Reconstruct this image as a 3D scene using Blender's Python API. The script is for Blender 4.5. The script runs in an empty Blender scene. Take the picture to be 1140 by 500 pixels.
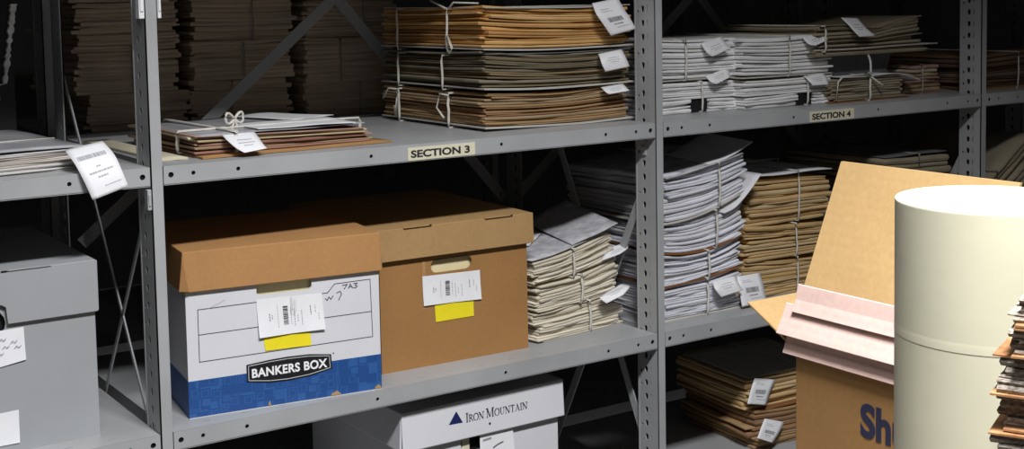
import bpy, bmesh, math, random
from mathutils import Vector, Matrix
C = bpy.context.scene.collection
R = math.radians
B, W, H = .95, .0177, .3965           # bay pitch, post face width, shelf spacing
LO, BO, UP, FL, TB = -.3965, -.735, .3965, -1.27, -.45
LIFT = 1.27                           # everything is laid out about the upper shelf, then lifted so the floor is z = 0

# ------------------------------------------------------------------ materials
def nodes(name):
    m = bpy.data.materials.new(name); m.use_nodes = True
    nt = m.node_tree; b = nt.nodes['Principled BSDF']
    return m, nt, b
def N(nt, t, **k):
    n = nt.nodes.new(t)
    for a, v in k.items():
        if a in n.inputs.keys() if hasattr(n.inputs, 'keys') else False: n.inputs[a].default_value = v
        else: setattr(n, a, v)
    return n
def col(c): return (c[0], c[1], c[2], 1)
def srgb(r, g, b):
    f = lambda v: (v/255/12.92) if v/255 <= .04045 else ((v/255+.055)/1.055)**2.4
    return (f(r), f(g), f(b))
def plain(name, c, rough=.6, spec=.3, noise=.0, nscale=20, bump=0, bscale=200, metal=0):
    m, nt, b = nodes(name)
    b.inputs['Roughness'].default_value = rough
    b.inputs['Specular IOR Level'].default_value = spec
    b.inputs['Metallic'].default_value = metal
    b.inputs['Base Color'].default_value = col(c)
    tc = N(nt, 'ShaderNodeTexCoord')
    if noise:
        n = N(nt, 'ShaderNodeTexNoise'); n.inputs['Scale'].default_value = nscale; n.inputs['Detail'].default_value = 5
        nt.links.new(tc.outputs['Object'], n.inputs['Vector'])
        r = N(nt, 'ShaderNodeValToRGB')
        r.color_ramp.elements[0].position = .3; r.color_ramp.elements[1].position = .7
        r.color_ramp.elements[0].color = col([v*(1-noise) for v in c]); r.color_ramp.elements[1].color = col([min(1, v*(1+noise)) for v in c])
        nt.links.new(n.outputs['Fac'], r.inputs['Fac']); nt.links.new(r.outputs['Color'], b.inputs['Base Color'])
    if bump:
        n2 = N(nt, 'ShaderNodeTexNoise'); n2.inputs['Scale'].default_value = bscale; n2.inputs['Detail'].default_value = 3
        nt.links.new(tc.outputs['Object'], n2.inputs['Vector'])
        bp = N(nt, 'ShaderNodeBump'); bp.inputs['Strength'].default_value = bump; bp.inputs['Distance'].default_value = .001
        nt.links.new(n2.outputs['Fac'], bp.inputs['Height']); nt.links.new(bp.outputs['Normal'], b.inputs['Normal'])
    return m
def paper(name, cols, rough=.85, lines=.35, mott=.12, fine=700):
    """Sheets: every sheet takes its own tint; cut edges show the fine lines of single leaves."""
    m, nt, b = nodes(name); L = nt.links
    b.inputs['Roughness'].default_value = rough; b.inputs['Specular IOR Level'].default_value = .2
    g = N(nt, 'ShaderNodeNewGeometry'); tc = N(nt, 'ShaderNodeTexCoord')
    r = N(nt, 'ShaderNodeValToRGB'); cr = r.color_ramp
    while len(cr.elements) < len(cols): cr.elements.new(.5)
    for i, c in enumerate(cols):
        cr.elements[i].position = i/max(1, len(cols)-1); cr.elements[i].color = col(c)
    L.new(g.outputs['Random Per Island'], r.inputs['Fac'])
    n = N(nt, 'ShaderNodeTexNoise'); n.inputs['Scale'].default_value = 14; n.inputs['Detail'].default_value = 6
    L.new(tc.outputs['Object'], n.inputs['Vector'])
    mr = N(nt, 'ShaderNodeMapRange'); mr.inputs['From Min'].default_value = .3; mr.inputs['From Max'].default_value = .7
    mr.inputs['To Min'].default_value = 1-mott; mr.inputs['To Max'].default_value = 1+mott*.4
    L.new(n.outputs['Fac'], mr.inputs['Value'])
    # leaf lines on cut edges
    mp = N(nt, 'ShaderNodeMapping'); mp.inputs['Scale'].default_value = (5, 5, fine)
    L.new(tc.outputs['Object'], mp.inputs['Vector'])
    n2 = N(nt, 'ShaderNodeTexNoise'); n2.inputs['Scale'].default_value = 1; n2.inputs['Detail'].default_value = 2
    L.new(mp.outputs['Vector'], n2.inputs['Vector'])
    mr2 = N(nt, 'ShaderNodeMapRange'); mr2.inputs['From Min'].default_value = .3; mr2.inputs['From Max'].default_value = .62
    mr2.inputs['To Min'].default_value = 1-lines; mr2.inputs['To Max'].default_value = 1.0
    L.new(n2.outputs['Fac'], mr2.inputs['Value'])
    sx = N(nt, 'ShaderNodeSeparateXYZ'); L.new(g.outputs['Normal'], sx.inputs['Vector'])
    ab = N(nt, 'ShaderNodeMath', operation='ABSOLUTE'); L.new(sx.outputs['Z'], ab.inputs[0])
    mx = N(nt, 'ShaderNodeMix'); mx.data_type = 'FLOAT'
    L.new(ab.outputs[0], mx.inputs[0]); L.new(mr2.outputs[0], mx.inputs[2]); mx.inputs[3].default_value = 1
    mu = N(nt, 'ShaderNodeMath', operation='MULTIPLY'); L.new(mr.outputs[0], mu.inputs[0]); L.new(mx.outputs[0], mu.inputs[1])
    vm = N(nt, 'ShaderNodeVectorMath', operation='SCALE'); L.new(r.outputs['Color'], vm.inputs[0]); L.new(mu.outputs[0], vm.inputs['Scale'])
    L.new(vm.outputs[0], b.inputs['Base Color'])
    return m
def cardboard(name, c, flute=.06):
    m, nt, b = nodes(name); L = nt.links
    b.inputs['Roughness'].default_value = .8; b.inputs['Specular IOR Level'].default_value = .2
    tc = N(nt, 'ShaderNodeTexCoord')
    n = N(nt, 'ShaderNodeTexNoise'); n.inputs['Scale'].default_value = 160; n.inputs['Detail'].default_value = 6
    n0 = N(nt, 'ShaderNodeTexNoise'); n0.inputs['Scale'].default_value = 9; n0.inputs['Detail'].default_value = 4
    L.new(tc.outputs['Object'], n.inputs['Vector']); L.new(tc.outputs['Object'], n0.inputs['Vector'])
    a = N(nt, 'ShaderNodeMapRange'); a.inputs['To Min'].default_value = .86; a.inputs['To Max'].default_value = 1.12; L.new(n.outputs['Fac'], a.inputs['Value'])
    a0 = N(nt, 'ShaderNodeMapRange'); a0.inputs['To Min'].default_value = .84; a0.inputs['To Max'].default_value = 1.16; L.new(n0.outputs['Fac'], a0.inputs['Value'])
    mu = N(nt, 'ShaderNodeMath', operation='MULTIPLY'); L.new(a.outputs[0], mu.inputs[0]); L.new(a0.outputs[0], mu.inputs[1])
    vm = N(nt, 'ShaderNodeVectorMath', operation='SCALE'); vm.inputs[0].default_value = c; L.new(mu.outputs[0], vm.inputs['Scale'])
    L.new(vm.outputs[0], b.inputs['Base Color'])
    w = N(nt, 'ShaderNodeTexWave'); w.inputs['Scale'].default_value = 60; w.inputs['Distortion'].default_value = .6
    L.new(tc.outputs['Object'], w.inputs['Vector'])
    bp = N(nt, 'ShaderNodeBump'); bp.inputs['Strength'].default_value = flute; bp.inputs['Distance'].default_value = .001
    L.new(w.outputs['Fac'], bp.inputs['Height']); L.new(bp.outputs['Normal'], b.inputs['Normal'])
    return m
def blueprint(name):
    """Blue ink band with a paler pattern of interlocking angular letters."""
    m, nt, b = nodes(name); L = nt.links
    b.inputs['Roughness'].default_value = .55
    tc = N(nt, 'ShaderNodeTexCoord')
    mp = N(nt, 'ShaderNodeMapping'); mp.inputs['Scale'].default_value = (1, 1, 1.1)
    L.new(tc.outputs['Object'], mp.inputs['Vector'])
    v = N(nt, 'ShaderNodeTexVoronoi'); v.inputs['Scale'].default_value = 58; v.distance = 'CHEBYCHEV'; v.inputs['Randomness'].default_value = .55
    L.new(mp.outputs['Vector'], v.inputs['Vector'])
    ma = N(nt, 'ShaderNodeMath', operation='MULTIPLY'); ma.inputs[1].default_value = 26; L.new(v.outputs['Distance'], ma.inputs[0])
    si = N(nt, 'ShaderNodeMath', operation='SINE'); L.new(ma.outputs[0], si.inputs[0])
    r = N(nt, 'ShaderNodeValToRGB'); e = r.color_ramp.elements
    e[0].position = .25; e[0].color = col(srgb(27, 72, 134)); e[1].position = .75; e[1].color = col(srgb(42, 89, 151))
    L.new(si.outputs[0], r.inputs['Fac']); L.new(r.outputs['Color'], b.inputs['Base Color'])
    return m
def speckled(name, c0, c1, scale=260, pos=(.42, .56), rough=.9):
    m, nt, b = nodes(name); L = nt.links
    b.inputs['Roughness'].default_value = rough; b.inputs['Specular IOR Level'].default_value = .15
    tc = N(nt, 'ShaderNodeTexCoord'); mp = N(nt, 'ShaderNodeMapping'); mp.inputs['Scale'].default_value = (.55, .55, 1.4)
    L.new(tc.outputs['Object'], mp.inputs['Vector'])
    n = N(nt, 'ShaderNodeTexNoise'); n.inputs['Scale'].default_value = scale; n.inputs['Detail'].default_value = 4
    L.new(mp.outputs['Vector'], n.inputs['Vector'])
    r = N(nt, 'ShaderNodeValToRGB'); e = r.color_ramp.elements
    e[0].position, e[1].position = pos; e[0].color = col(c0); e[1].color = col(c1)
    L.new(n.outputs['Fac'], r.inputs['Fac']); L.new(r.outputs['Color'], b.inputs['Base Color'])
    return m

M = {}
M['steel'] = plain('painted_grey_steel', (.36, .365, .37), .42, .45, .10, 7, .12, 500)
M['hole'] = plain('hole_shade', (.012, .012, .013), .9, .1)  # black that stands in for the shade inside holes and slots
M['floor'] = plain('floor_concrete', (.15, .147, .14), .6, .3, .12, 3)
M['wall'] = plain('wall_paint', (.16, .16, .155), .9, .1, .04, 2)
M['white'] = plain('label_white', (.80, .80, .82), .6, .3, .03, 30)
M['ink'] = plain('print_ink', (.03, .03, .035), .7, .2)
M['faint'] = plain('faint_print', (.36, .36, .38), .8, .1)
M['pen'] = plain('pen_ink', (.05, .05, .08), .7, .2)
M['yellow'] = plain('yellow_sticker', (.84, .70, .02), .55, .3, .03, 40)
M['cream_label'] = plain('cream_label', (.68, .64, .48), .5, .4, .05, 30)
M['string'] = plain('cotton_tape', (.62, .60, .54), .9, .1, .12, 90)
M['dark_string'] = plain('dark_cotton_tape', (.34, .32, .27), .9, .1, .12, 90)  # darker tone of the cotton tape
M['kraft'] = cardboard('kraft_cardboard', srgb(172, 128, 82))
M['kraft_pale'] = cardboard('pale_kraft_cardboard', srgb(170, 136, 92))
M['kraft_deep'] = cardboard('deep_kraft_cardboard', srgb(160, 118, 72))
M['kraft_light'] = cardboard('light_kraft_cardboard', srgb(168, 138, 94))
M['kraft_ship'] = cardboard('shipping_cardboard', srgb(136, 102, 62))
M['pink'] = cardboard('pinkish_board', srgb(204, 174, 164), .12)
M['boxwhite'] = plain('white_box_board', (.66, .66, .69), .6, .3, .03, 12)
M['boxgrey'] = plain('grey_box_board', (.33, .34, .35), .6, .3, .04, 10)
M['blue'] = blueprint('blue_letter_band')
M['black'] = plain('black_print', (.012, .012, .014), .4, .4)
M['silver'] = plain('silver_line', (.55, .55, .56), .5, .3)
M['logo'] = plain('printed_white', (.85, .85, .86), .5, .3)
M['navy'] = plain('navy_print', (.012, .02, .10), .5, .3)
M['navy2'] = plain('dark_navy_print', (.02, .022, .05), .5, .3)
M['inner'] = plain('cream_contents', srgb(226, 214, 170), .8, .2, .05, 60)
M['tube'] = plain('cream_wrapping_paper', srgb(196, 192, 168), .45, .35, .025, 14, .25, 22)
M['tubecap'] = plain('white_end_cap', (.84, .84, .85), .6, .2)
M['p_white'] = paper('white_papers', [(.84, .83, .82), (.88, .87, .87), (.78, .77, .74), (.86, .85, .84), (.82, .81, .82)], lines=.16, fine=420)
M['p_bluish'] = paper('cool_white_papers', [(.70, .71, .77), (.78, .78, .83), (.64, .65, .71), (.74, .75, .81), (.70, .69, .71)], lines=.25, fine=480)
M['p_cream'] = paper('cream_papers', [(.68, .61, .48), (.76, .70, .57), (.62, .55, .42), (.72, .66, .55)], lines=.3, fine=500)
M['p_orange'] = paper('orange_manila_folders', [(.66, .37, .12), (.76, .46, .17), (.60, .31, .09), (.74, .50, .24), (.54, .26, .08)], lines=.35, fine=380)
M['p_brown'] = paper('brown_folders', [(.34, .21, .10), (.45, .29, .14), (.24, .12, .06), (.40, .30, .18), (.30, .15, .07)], lines=.35, fine=380)
M['p_manila'] = paper('manila_folders', [(.60, .40, .18), (.68, .47, .24), (.52, .33, .13), (.66, .50, .28)], lines=.35, fine=380)
M['p_olive'] = paper('grey_olive_folders', [(.17, .15, .11), (.27, .24, .17), (.12, .10, .07), (.30, .22, .12)], lines=.4, fine=380)
M['p_dim'] = paper('old_brown_files', [(.62, .49, .37), (.70, .57, .44), (.54, .42, .31), (.66, .53, .41)], lines=.3, fine=260)
M['p_red'] = paper('reddish_folders', [(.22, .08, .07), (.55, .46, .26), (.14, .05, .05), (.60, .54, .42), (.30, .14, .10), (.50, .33, .27)], lines=.35, fine=380)
M['p_taupe'] = paper('taupe_papers', [(.32, .28, .19), (.40, .35, .25), (.25, .21, .14), (.36, .31, .22)], lines=.4, fine=380)
M['p_dark'] = paper('dark_brown_folders', [(.16, .09, .055), (.21, .13, .08), (.12, .065, .045), (.19, .14, .10)], lines=.35, fine=380)
M['p_mixed'] = paper('mixed_papers', [(.62, .61, .60), (.70, .68, .64), (.42, .32, .26), (.66, .65, .66), (.5, .44, .36)], lines=.4, fine=420)
M['sheet'] = plain('grey_print_sheet', (.42, .42, .44), .8, .2, .30, 45)
M['sheet_white'] = plain('white_sheet', (.68, .68, .70), .7, .2, .06, 25)
M['film'] = plain('grey_plastic_film', (.38, .38, .40), .28, .5, .25, 16)
M['film_light'] = plain('pale_plastic_film', (.36, .36, .38), .3, .5, .25, 14)
M['board'] = plain('grey_board', (.46, .44, .40), .8, .2, .10, 25)
M['board_dark'] = plain('dark_grey_board', (.13, .13, .135), .7, .2, .08, 20)
M['board_tan'] = plain('tan_folder_board', srgb(158, 120, 78), .75, .2, .06, 25)
M['board_brown'] = plain('brown_board', srgb(128, 84, 50), .8, .2, .12, 25)
M['board_cream'] = plain('cream_board', srgb(200, 192, 168), .8, .2, .06, 25)
M['worn_pages'] = speckled('worn_page_edges', (.19, .16, .13), (.42, .37, .31), 600, (.38, .60))
M['worn_cover'] = speckled('worn_tan_covers', srgb(110, 72, 42), srgb(172, 128, 90), 60, (.3, .6))
M['torn'] = plain('pale_torn_edge', (.88, .87, .86), .5, .4, .2, 80)
M['table'] = plain('table_laminate', (.38, .36, .33), .5, .4, .06, 12)

# ------------------------------------------------------------------ mesh helpers
class MB:
    def __init__(s): s.bm = bmesh.new(); s.mats = []
    def mi(s, m):
        m = M[m] if isinstance(m, str) else m
        if m not in s.mats: s.mats.append(m)
        return s.mats.index(m)
    def face(s, pts, m):
        f = s.bm.faces.new([s.bm.verts.new(p) for p in pts]); f.material_index = s.mi(m); return f
    def box(s, x0, x1, y0, y1, z0, z1, m, T=None):
        c = [Vector((x, y, z)) for z in (z0, z1) for y in (y0, y1) for x in (x0, x1)]
        if T: c = [T @ v for v in c]
        v = [s.bm.verts.new(p) for p in c]; i = s.mi(m)
        for q in ((0, 2, 3, 1), (4, 5, 7, 6), (0, 1, 5, 4), (2, 6, 7, 3), (0, 4, 6, 2), (1, 3, 7, 5)):
            f = s.bm.faces.new([v[k] for k in q]); f.material_index = i
    def hexa(s, c, m):                      # eight corners, bottom four then top four, both counter-clockwise from above
        v = [s.bm.verts.new(p) for p in c]; i = s.mi(m)
        for q in ((3, 2, 1, 0), (4, 5, 6, 7), (0, 1, 5, 4), (1, 2, 6, 5), (2, 3, 7, 6), (3, 0, 4, 7)):
            f = s.bm.faces.new([v[k] for k in q]); f.material_index = i
    def prism(s, pts, axis, t, m):          # outline pts (3D, planar) pushed along the vector `axis`*t
        a = Vector(axis)*t; i = s.mi(m); n = len(pts)
        lo = [s.bm.verts.new(Vector(p)) for p in pts]; hi = [s.bm.verts.new(Vector(p)+a) for p in pts]
        for f in (s.bm.faces.new(lo[::-1]), s.bm.faces.new(hi)): f.material_index = i
        for k in range(n):
            f = s.bm.faces.new((lo[k], lo[(k+1) % n], hi[(k+1) % n], hi[k])); f.material_index = i
    def tube(s, pts, r, m, closed=False, seg=6, flat=1.0):
        pts = [Vector(p) for p in pts]; n = len(pts); i = s.mi(m); rings = []
        up = Vector((0, 0, 1))
        for k in range(n):
            a = pts[(k-1) % n] if closed or k else pts[0]; b = pts[(k+1) % n] if closed or k < n-1 else pts[-1]
            t = (b-a); t = t.normalized() if t.length > 1e-9 else Vector((1, 0, 0))
            u = t.cross(up)
            if u.length < .2: u = t.cross(Vector((0, 1, 0)))
            u.normalize(); w = u.cross(t).normalized()
            rings.append([s.bm.verts.new(pts[k]+u*math.cos(2*math.pi*q/seg)*r*flat+w*math.sin(2*math.pi*q/seg)*r) for q in range(seg)])
        for k in range(n if closed else n-1):
            A, Bq = rings[k], rings[(k+1) % n]
            for q in range(seg):
                f = s.bm.faces.new((A[q], A[(q+1) % seg], Bq[(q+1) % seg], Bq[q])); f.material_index = i; f.smooth = True
        if not closed:
            for rg in (rings[0][::-1], rings[-1]):
                f = s.bm.faces.new(rg); f.material_index = i
    def mesh(s, me, T, m):
        """Adds an evaluated mesh (text or plate) under the transform T."""
        i = s.mi(m); vs = [s.bm.verts.new(T @ v.co) for v in me.vertices]
        for p in me.polygons:
            try:
                f = s.bm.faces.new([vs[k] for k in p.vertices]); f.material_index = i
            except ValueError: pass
    def build(s, name, parent=None, world=False, bevel=0, smooth=False):
        bmesh.ops.recalc_face_normals(s.bm, faces=s.bm.faces[:])
        if world and parent is not None: s.bm.transform(mat(parent).inverted())
        me = bpy.data.meshes.new(name); s.bm.to_mesh(me); s.bm.free()
        for m in s.mats: me.materials.append(m)
        if smooth:
            for p in me.polygons: p.use_smooth = True
        o = bpy.data.objects.new(name, me); C.objects.link(o)
        if parent is not None: o.parent = parent
        if bevel:
            b = o.modifiers.new('bevel', 'BEVEL'); b.width = bevel; b.segments = 2; b.limit_method = 'ANGLE'; b.angle_limit = R(50)
        return o
def mat(o):
    m = Matrix.LocRotScale(o.location, o.rotation_euler.to_quaternion(), o.scale)
    return mat(o.parent) @ m if o.parent else m
def evaluated(cu):
    o = bpy.data.objects.new('tmp_curve', cu); C.objects.link(o)
    bpy.context.view_layer.update()
    me = bpy.data.meshes.new_from_object(o.evaluated_get(bpy.context.evaluated_depsgraph_get()))
    bpy.data.objects.remove(o); bpy.data.curves.remove(cu)
    return me
def plate(outline, holes, t):
    """A flat plate with cut holes in its own XY plane, thickness t about z = 0."""
    cu = bpy.data.curves.new('tmp_plate', 'CURVE'); cu.dimensions = '2D'; cu.fill_mode = 'BOTH'; cu.extrude = t/2
    for ring in [outline]+holes:
        sp = cu.splines.new('POLY'); sp.points.add(len(ring)-1); sp.use_cyclic_u = True
        for p, q in zip(sp.points, ring): p.co = (q[0], q[1], 0, 1)
    return evaluated(cu)
def text(s, size, extrude=.0002, offset=0, space=1, shear=0):
    cu = bpy.data.curves.new('tmp_text', 'FONT'); cu.body = s; cu.size = size; cu.extrude = extrude
    cu.offset = offset; cu.space_character = space; cu.shear = shear; cu.resolution_u = 6
    return evaluated(cu)
def span(me):
    xs = [v.co.x for v in me.vertices]; ys = [v.co.y for v in me.vertices]
    return min(xs), max(xs), min(ys), max(ys)
def fit_text(s, x0, x1, z0, z1, y, **k):
    """Text mesh and the transform that stands it in the plane y = const, filling x0..x1 by z0..z1, facing -Y."""
    me = text(s, 1.0, extrude=.01, **k); a, b, c, d = span(me)
    sx, sz = (x1-x0)/(b-a), (z1-z0)/(d-c)
    T = Matrix.Translation((x0, y, z0)) @ Matrix(((sx, 0, 0, 0), (0, 0, -.02, 0), (0, sz, 0, 0), (0, 0, 0, 1))) @ Matrix.Translation((-a, -c, 0))
    return me, T
def ring(cx, cy, rx, ry=None, n=10):
    ry = ry or rx
    return [(cx+rx*math.cos(2*math.pi*k/n), cy+ry*math.sin(2*math.pi*k/n)) for k in range(n)]
def thing(name, label, cat, loc, rot=0, group=None):
    o = bpy.data.objects.new(name, None); C.objects.link(o); o.empty_display_size = .05
    o.location = loc; o.rotation_euler = (0, 0, rot); tag(o, label, cat, group); return o
def tag(o, label, cat, group=None):
    o['label'] = label; o['category'] = cat
    if group: o['group'] = group
    return o
def struct(o): o['kind'] = 'structure'; return o

# ------------------------------------------------------------------ stacks of sheets
def stack(w, d, h, n, m, seed=0, jx=.004, jy=.004, amp=.3, gap=.22, vary=.5, nx=12, ny=8, rotj=1.0, wob=.0025, deform=None, mb=None, x0=None, fold=.18, curlp=.2):
    """n sheets or folders, each a closed slab with wavy edges and its own slant, piled without cutting one another.
    x in [-w/2, w/2] (or from x0), y in [0, d] with the front at y = 0, z in [0, h]."""
    rnd = random.Random(seed*7919+13); mb = mb or MB(); mi = mb.mi(m); bm = mb.bm
    cx = 0 if x0 is None else x0+w/2
    Hm = [[0.0]*(ny+1) for _ in range(nx+1)]
    t0 = [rnd.uniform(1-vary, 1+vary) for _ in range(n)]; s = sum(t0); layers = []
    for i in range(n):
        t = t0[i]/s*h
        ph = [rnd.uniform(0, 6.28) for _ in range(8)]; f = [rnd.uniform(.6, 2.2) for _ in range(4)]
        ox, oy, rz = rnd.gauss(0, jx), abs(rnd.gauss(0, jy)), R(rnd.gauss(0, rotj)); g1, g2 = rnd.uniform(-1, 1), rnd.uniform(-1, 1)
        sx = 1-abs(rnd.gauss(0, jx/w)); corner = rnd.random() < curlp
        cc = (rnd.choice((0, 1)), 0); cz = rnd.uniform(.3, 1.0)*min(t*1.2, .004)
        bot, top = [], []
        for a in range(nx+1):
            bot.append([]); top.append([])
            for b in range(ny+1):
                u, v = a/nx, b/ny
                x = (u-.5)*w*sx; y = v*d
                e = .55*wob*(math.sin(f[0]*6.28*u+ph[0])+.5*math.sin(f[1]*12.5*u+ph[1]))
                e2 = .55*wob*(math.sin(f[2]*6.28*v+ph[2])+.6*math.sin(f[3]*12.5*v+ph[3]))
                y += e*(1-v); x += e2*(abs(u-.5)*2)**2*(1 if u > .5 else -1)
                xr = x*math.cos(rz)-(y-d/2)*math.sin(rz); yr = x*math.sin(rz)+(y-d/2)*math.cos(rz)+d/2
                th = t*(1+amp*(.30*math.sin(3*u+ph[4])*math.sin(2.5*v+ph[5])+.9*g1*(u-.5)+.6*g2*(v-.5)+.06*math.sin(9*u+ph[6])*math.cos(7*v+ph[7])))
                th = max(th, t*.25); z = Hm[a][b]
                lift = cz*max(0, 1-2.6*math.hypot(u-cc[0], v-cc[1])) if corner else 0
                bot[a].append((xr+ox+cx, yr+oy, z+gap*th*.5)); top[a].append((xr+ox+cx, yr+oy, z+th*(1-gap*.5)))
                Hm[a][b] = z+th+lift*.5
        layers.append((bot, top, t))
    mean = sum(sum(r) for r in Hm)/((nx+1)*(ny+1)); k = h/mean
    D = deform or (lambda x, y, z: (x, y, z))
    for bot, top, t in layers:
        vb = [[bm.verts.new(D(p[0], p[1], p[2]*k)) for p in r] for r in bot]
        vt = [[bm.verts.new(D(p[0], p[1], p[2]*k)) for p in r] for r in top]
        for a in range(nx):
            for b in range(ny):
                for q in ((vb[a][b], vb[a][b+1], vb[a+1][b+1], vb[a+1][b]), (vt[a][b], vt[a+1][b], vt[a+1][b+1], vt[a][b+1])):
                    fc = bm.faces.new(q); fc.material_index = mi; fc.smooth = True
        loop = [(a, 0) for a in range(nx)]+[(nx, b) for b in range(ny)]+[(a, ny) for a in range(nx, 0, -1)]+[(0, b) for b in range(ny, 0, -1)]
        L = len(loop); mid = []
        for a, b in loop:
            pb, pt = bot[a][b], top[a][b]; nxv = -1 if a == 0 else 1 if a == nx else 0; nyv = -1 if b == 0 else 1 if b == ny else 0
            th = min((pt[2]-pb[2])*k*fold, .003)
            mid.append(bm.verts.new(D((pb[0]+pt[0])/2+nxv*th, (pb[1]+pt[1])/2+nyv*th, (pb[2]+pt[2])/2*k)))
        for q in range(L):
            a, b = loop[q]; a2, b2 = loop[(q+1) % L]
            for lo, hi in (((vb[a][b], vb[a2][b2]), (mid[q], mid[(q+1) % L])), ((mid[q], mid[(q+1) % L]), (vt[a][b], vt[a2][b2]))):
                fc = bm.faces.new((lo[0], lo[1], hi[1], hi[0])); fc.material_index = mi
    return mb
def sheet(w, d, t, m, z=0, bumps=.002, seed=0, nx=14, ny=10, y0=0, x0=None, deform=None, rot=0, mb=None):
    """One board or loose sheet with depth t, slightly waved."""
    rnd = random.Random(seed+501); ph = [rnd.uniform(0, 6.28) for _ in range(4)]
    mb = mb or MB(); mi = mb.mi(m); bm = mb.bm; D = deform or (lambda x, y, z: (x, y, z)); cx = 0 if x0 is None else x0+w/2
    g = [[], []]
    for s in (0, 1):
        for a in range(nx+1):
            g[s].append([])
            for b in range(ny+1):
                u, v = a/nx, b/ny; x, y = (u-.5)*w, v*d
                zz = z+bumps*(1+math.sin(4*u+ph[0])*math.sin(3.5*v+ph[1])*.6+.4*math.sin(9*u+ph[2]+3*v))+s*t
                xr = x*math.cos(rot)-(y-d/2)*math.sin(rot); yr = x*math.sin(rot)+(y-d/2)*math.cos(rot)+d/2
                g[s][a].append(bm.verts.new(D(xr+cx, yr+y0, zz)))
    for a in range(nx):
        for b in range(ny):
            for q in ((g[0][a][b], g[0][a][b+1], g[0][a+1][b+1], g[0][a+1][b]), (g[1][a][b], g[1][a+1][b], g[1][a+1][b+1], g[1][a][b+1])):
                f = bm.faces.new(q); f.material_index = mi; f.smooth = True
    loop = [(a, 0) for a in range(nx)]+[(nx, b) for b in range(ny)]+[(a, ny) for a in range(nx, 0, -1)]+[(0, b) for b in range(ny, 0, -1)]
    for q in range(len(loop)):
        a, b = loop[q]; a2, b2 = loop[(q+1) % len(loop)]
        f = bm.faces.new((g[0][a][b], g[0][a2][b2], g[1][a2][b2], g[1][a][b])); f.material_index = mi
    return mb
def slip(parent, Lp, Rp, marks='text', name='tag', m='white', seed=0):
    """A paper tag lofted between its two long edges (given where it hangs, in the layout's coordinates), with its print."""
    mb = MB(); Lp = [Vector(p) for p in Lp]; Rp = [Vector(p) for p in Rp]
    def spl(P, t):
        n = len(P)-1; i = min(int(t*n), n-1); f = t*n-i
        p0, p1, p2, p3 = P[max(i-1, 0)], P[i], P[i+1], P[min(i+2, n)]
        return .5*((2*p1)+(p2-p0)*f+(2*p0-5*p1+4*p2-p3)*f*f+(3*p1-p0-3*p2+p3)*f**3)
    def pt(u, v, off=0):
        p = spl(Lp, v).lerp(spl(Rp, v), u)
        e = .01; a = spl(Lp, min(1, v+e)).lerp(spl(Rp, min(1, v+e)), u)-spl(Lp, max(0, v-e)).lerp(spl(Rp, max(0, v-e)), u)
        n = a.cross(spl(Rp, v)-spl(Lp, v)).normalized()
        if n.y > 0: n = -n
        return p+n*off
    nv, nu, th = 12, 6, .0004; mi = mb.mi(m)
    G = [[[mb.bm.verts.new(pt(a/nu, b/nv, o)) for b in range(nv+1)] for a in range(nu+1)] for o in (0, th)]
    for a in range(nu):
        for b in range(nv):
            for s in (0, 1):
                f = mb.bm.faces.new((G[s][a][b], G[s][a+1][b], G[s][a+1][b+1], G[s][a][b+1])); f.material_index = mi; f.smooth = True
    for a in range(nu):
        for b in (0, nv): mb.bm.faces.new((G[0][a][b], G[0][a+1][b], G[1][a+1][b], G[1][a][b])).material_index = mi
    for b in range(nv):
        for a in (0, nu): mb.bm.faces.new((G[0][a][b], G[0][a][b+1], G[1][a][b+1], G[1][a][b])).material_index = mi
    rnd = random.Random(seed)
    def mark(u0, u1, v0, v1, mm):
        k = max(1, int((v1-v0)*8))
        for q in range(k):
            a, b = v0+(v1-v0)*q/k, v0+(v1-v0)*(q+1)/k
            mb.face([pt(u0, a, th+.00025), pt(u1, a, th+.00025), pt(u1, b, th+.00025), pt(u0, b, th+.00025)], mm)
    def line(v, u0, u1, hgt, mm):
        u = u0
        while u < u1:
            l = rnd.uniform(.015, .05); mark(u, min(u+l, u1), v, v+hgt, mm); u += l+rnd.uniform(.008, .02)
    if marks == 'bars':
        u = .26
        while u < .78:
            l = rnd.uniform(.008, .022); mark(u, u+l, .50, .64, 'ink'); u += l+rnd.uniform(.008, .02)
        line(.24, .2, .5, .02, 'faint'); line(.30, .2, .6, .02, 'faint'); line(.70, .36, .70, .025, 'ink'); line(.79, .4, .85, .02, 'faint')
    elif marks == 'title':
        line(.22, .12, .86, .07, 'faint'); line(.44, .45, .56, .025, 'faint'); line(.53, .2, .84, .03, 'faint'); line(.62, .38, .64, .03, 'faint'); line(.80, .45, .9, .015, 'faint')
    else:
        line(.35, .30, .75, .04, 'faint'); line(.48, .24, .8, .04, 'faint'); line(.60, .34, .68, .04, 'faint')
    return mb.build(name, parent, world=True)
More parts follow.
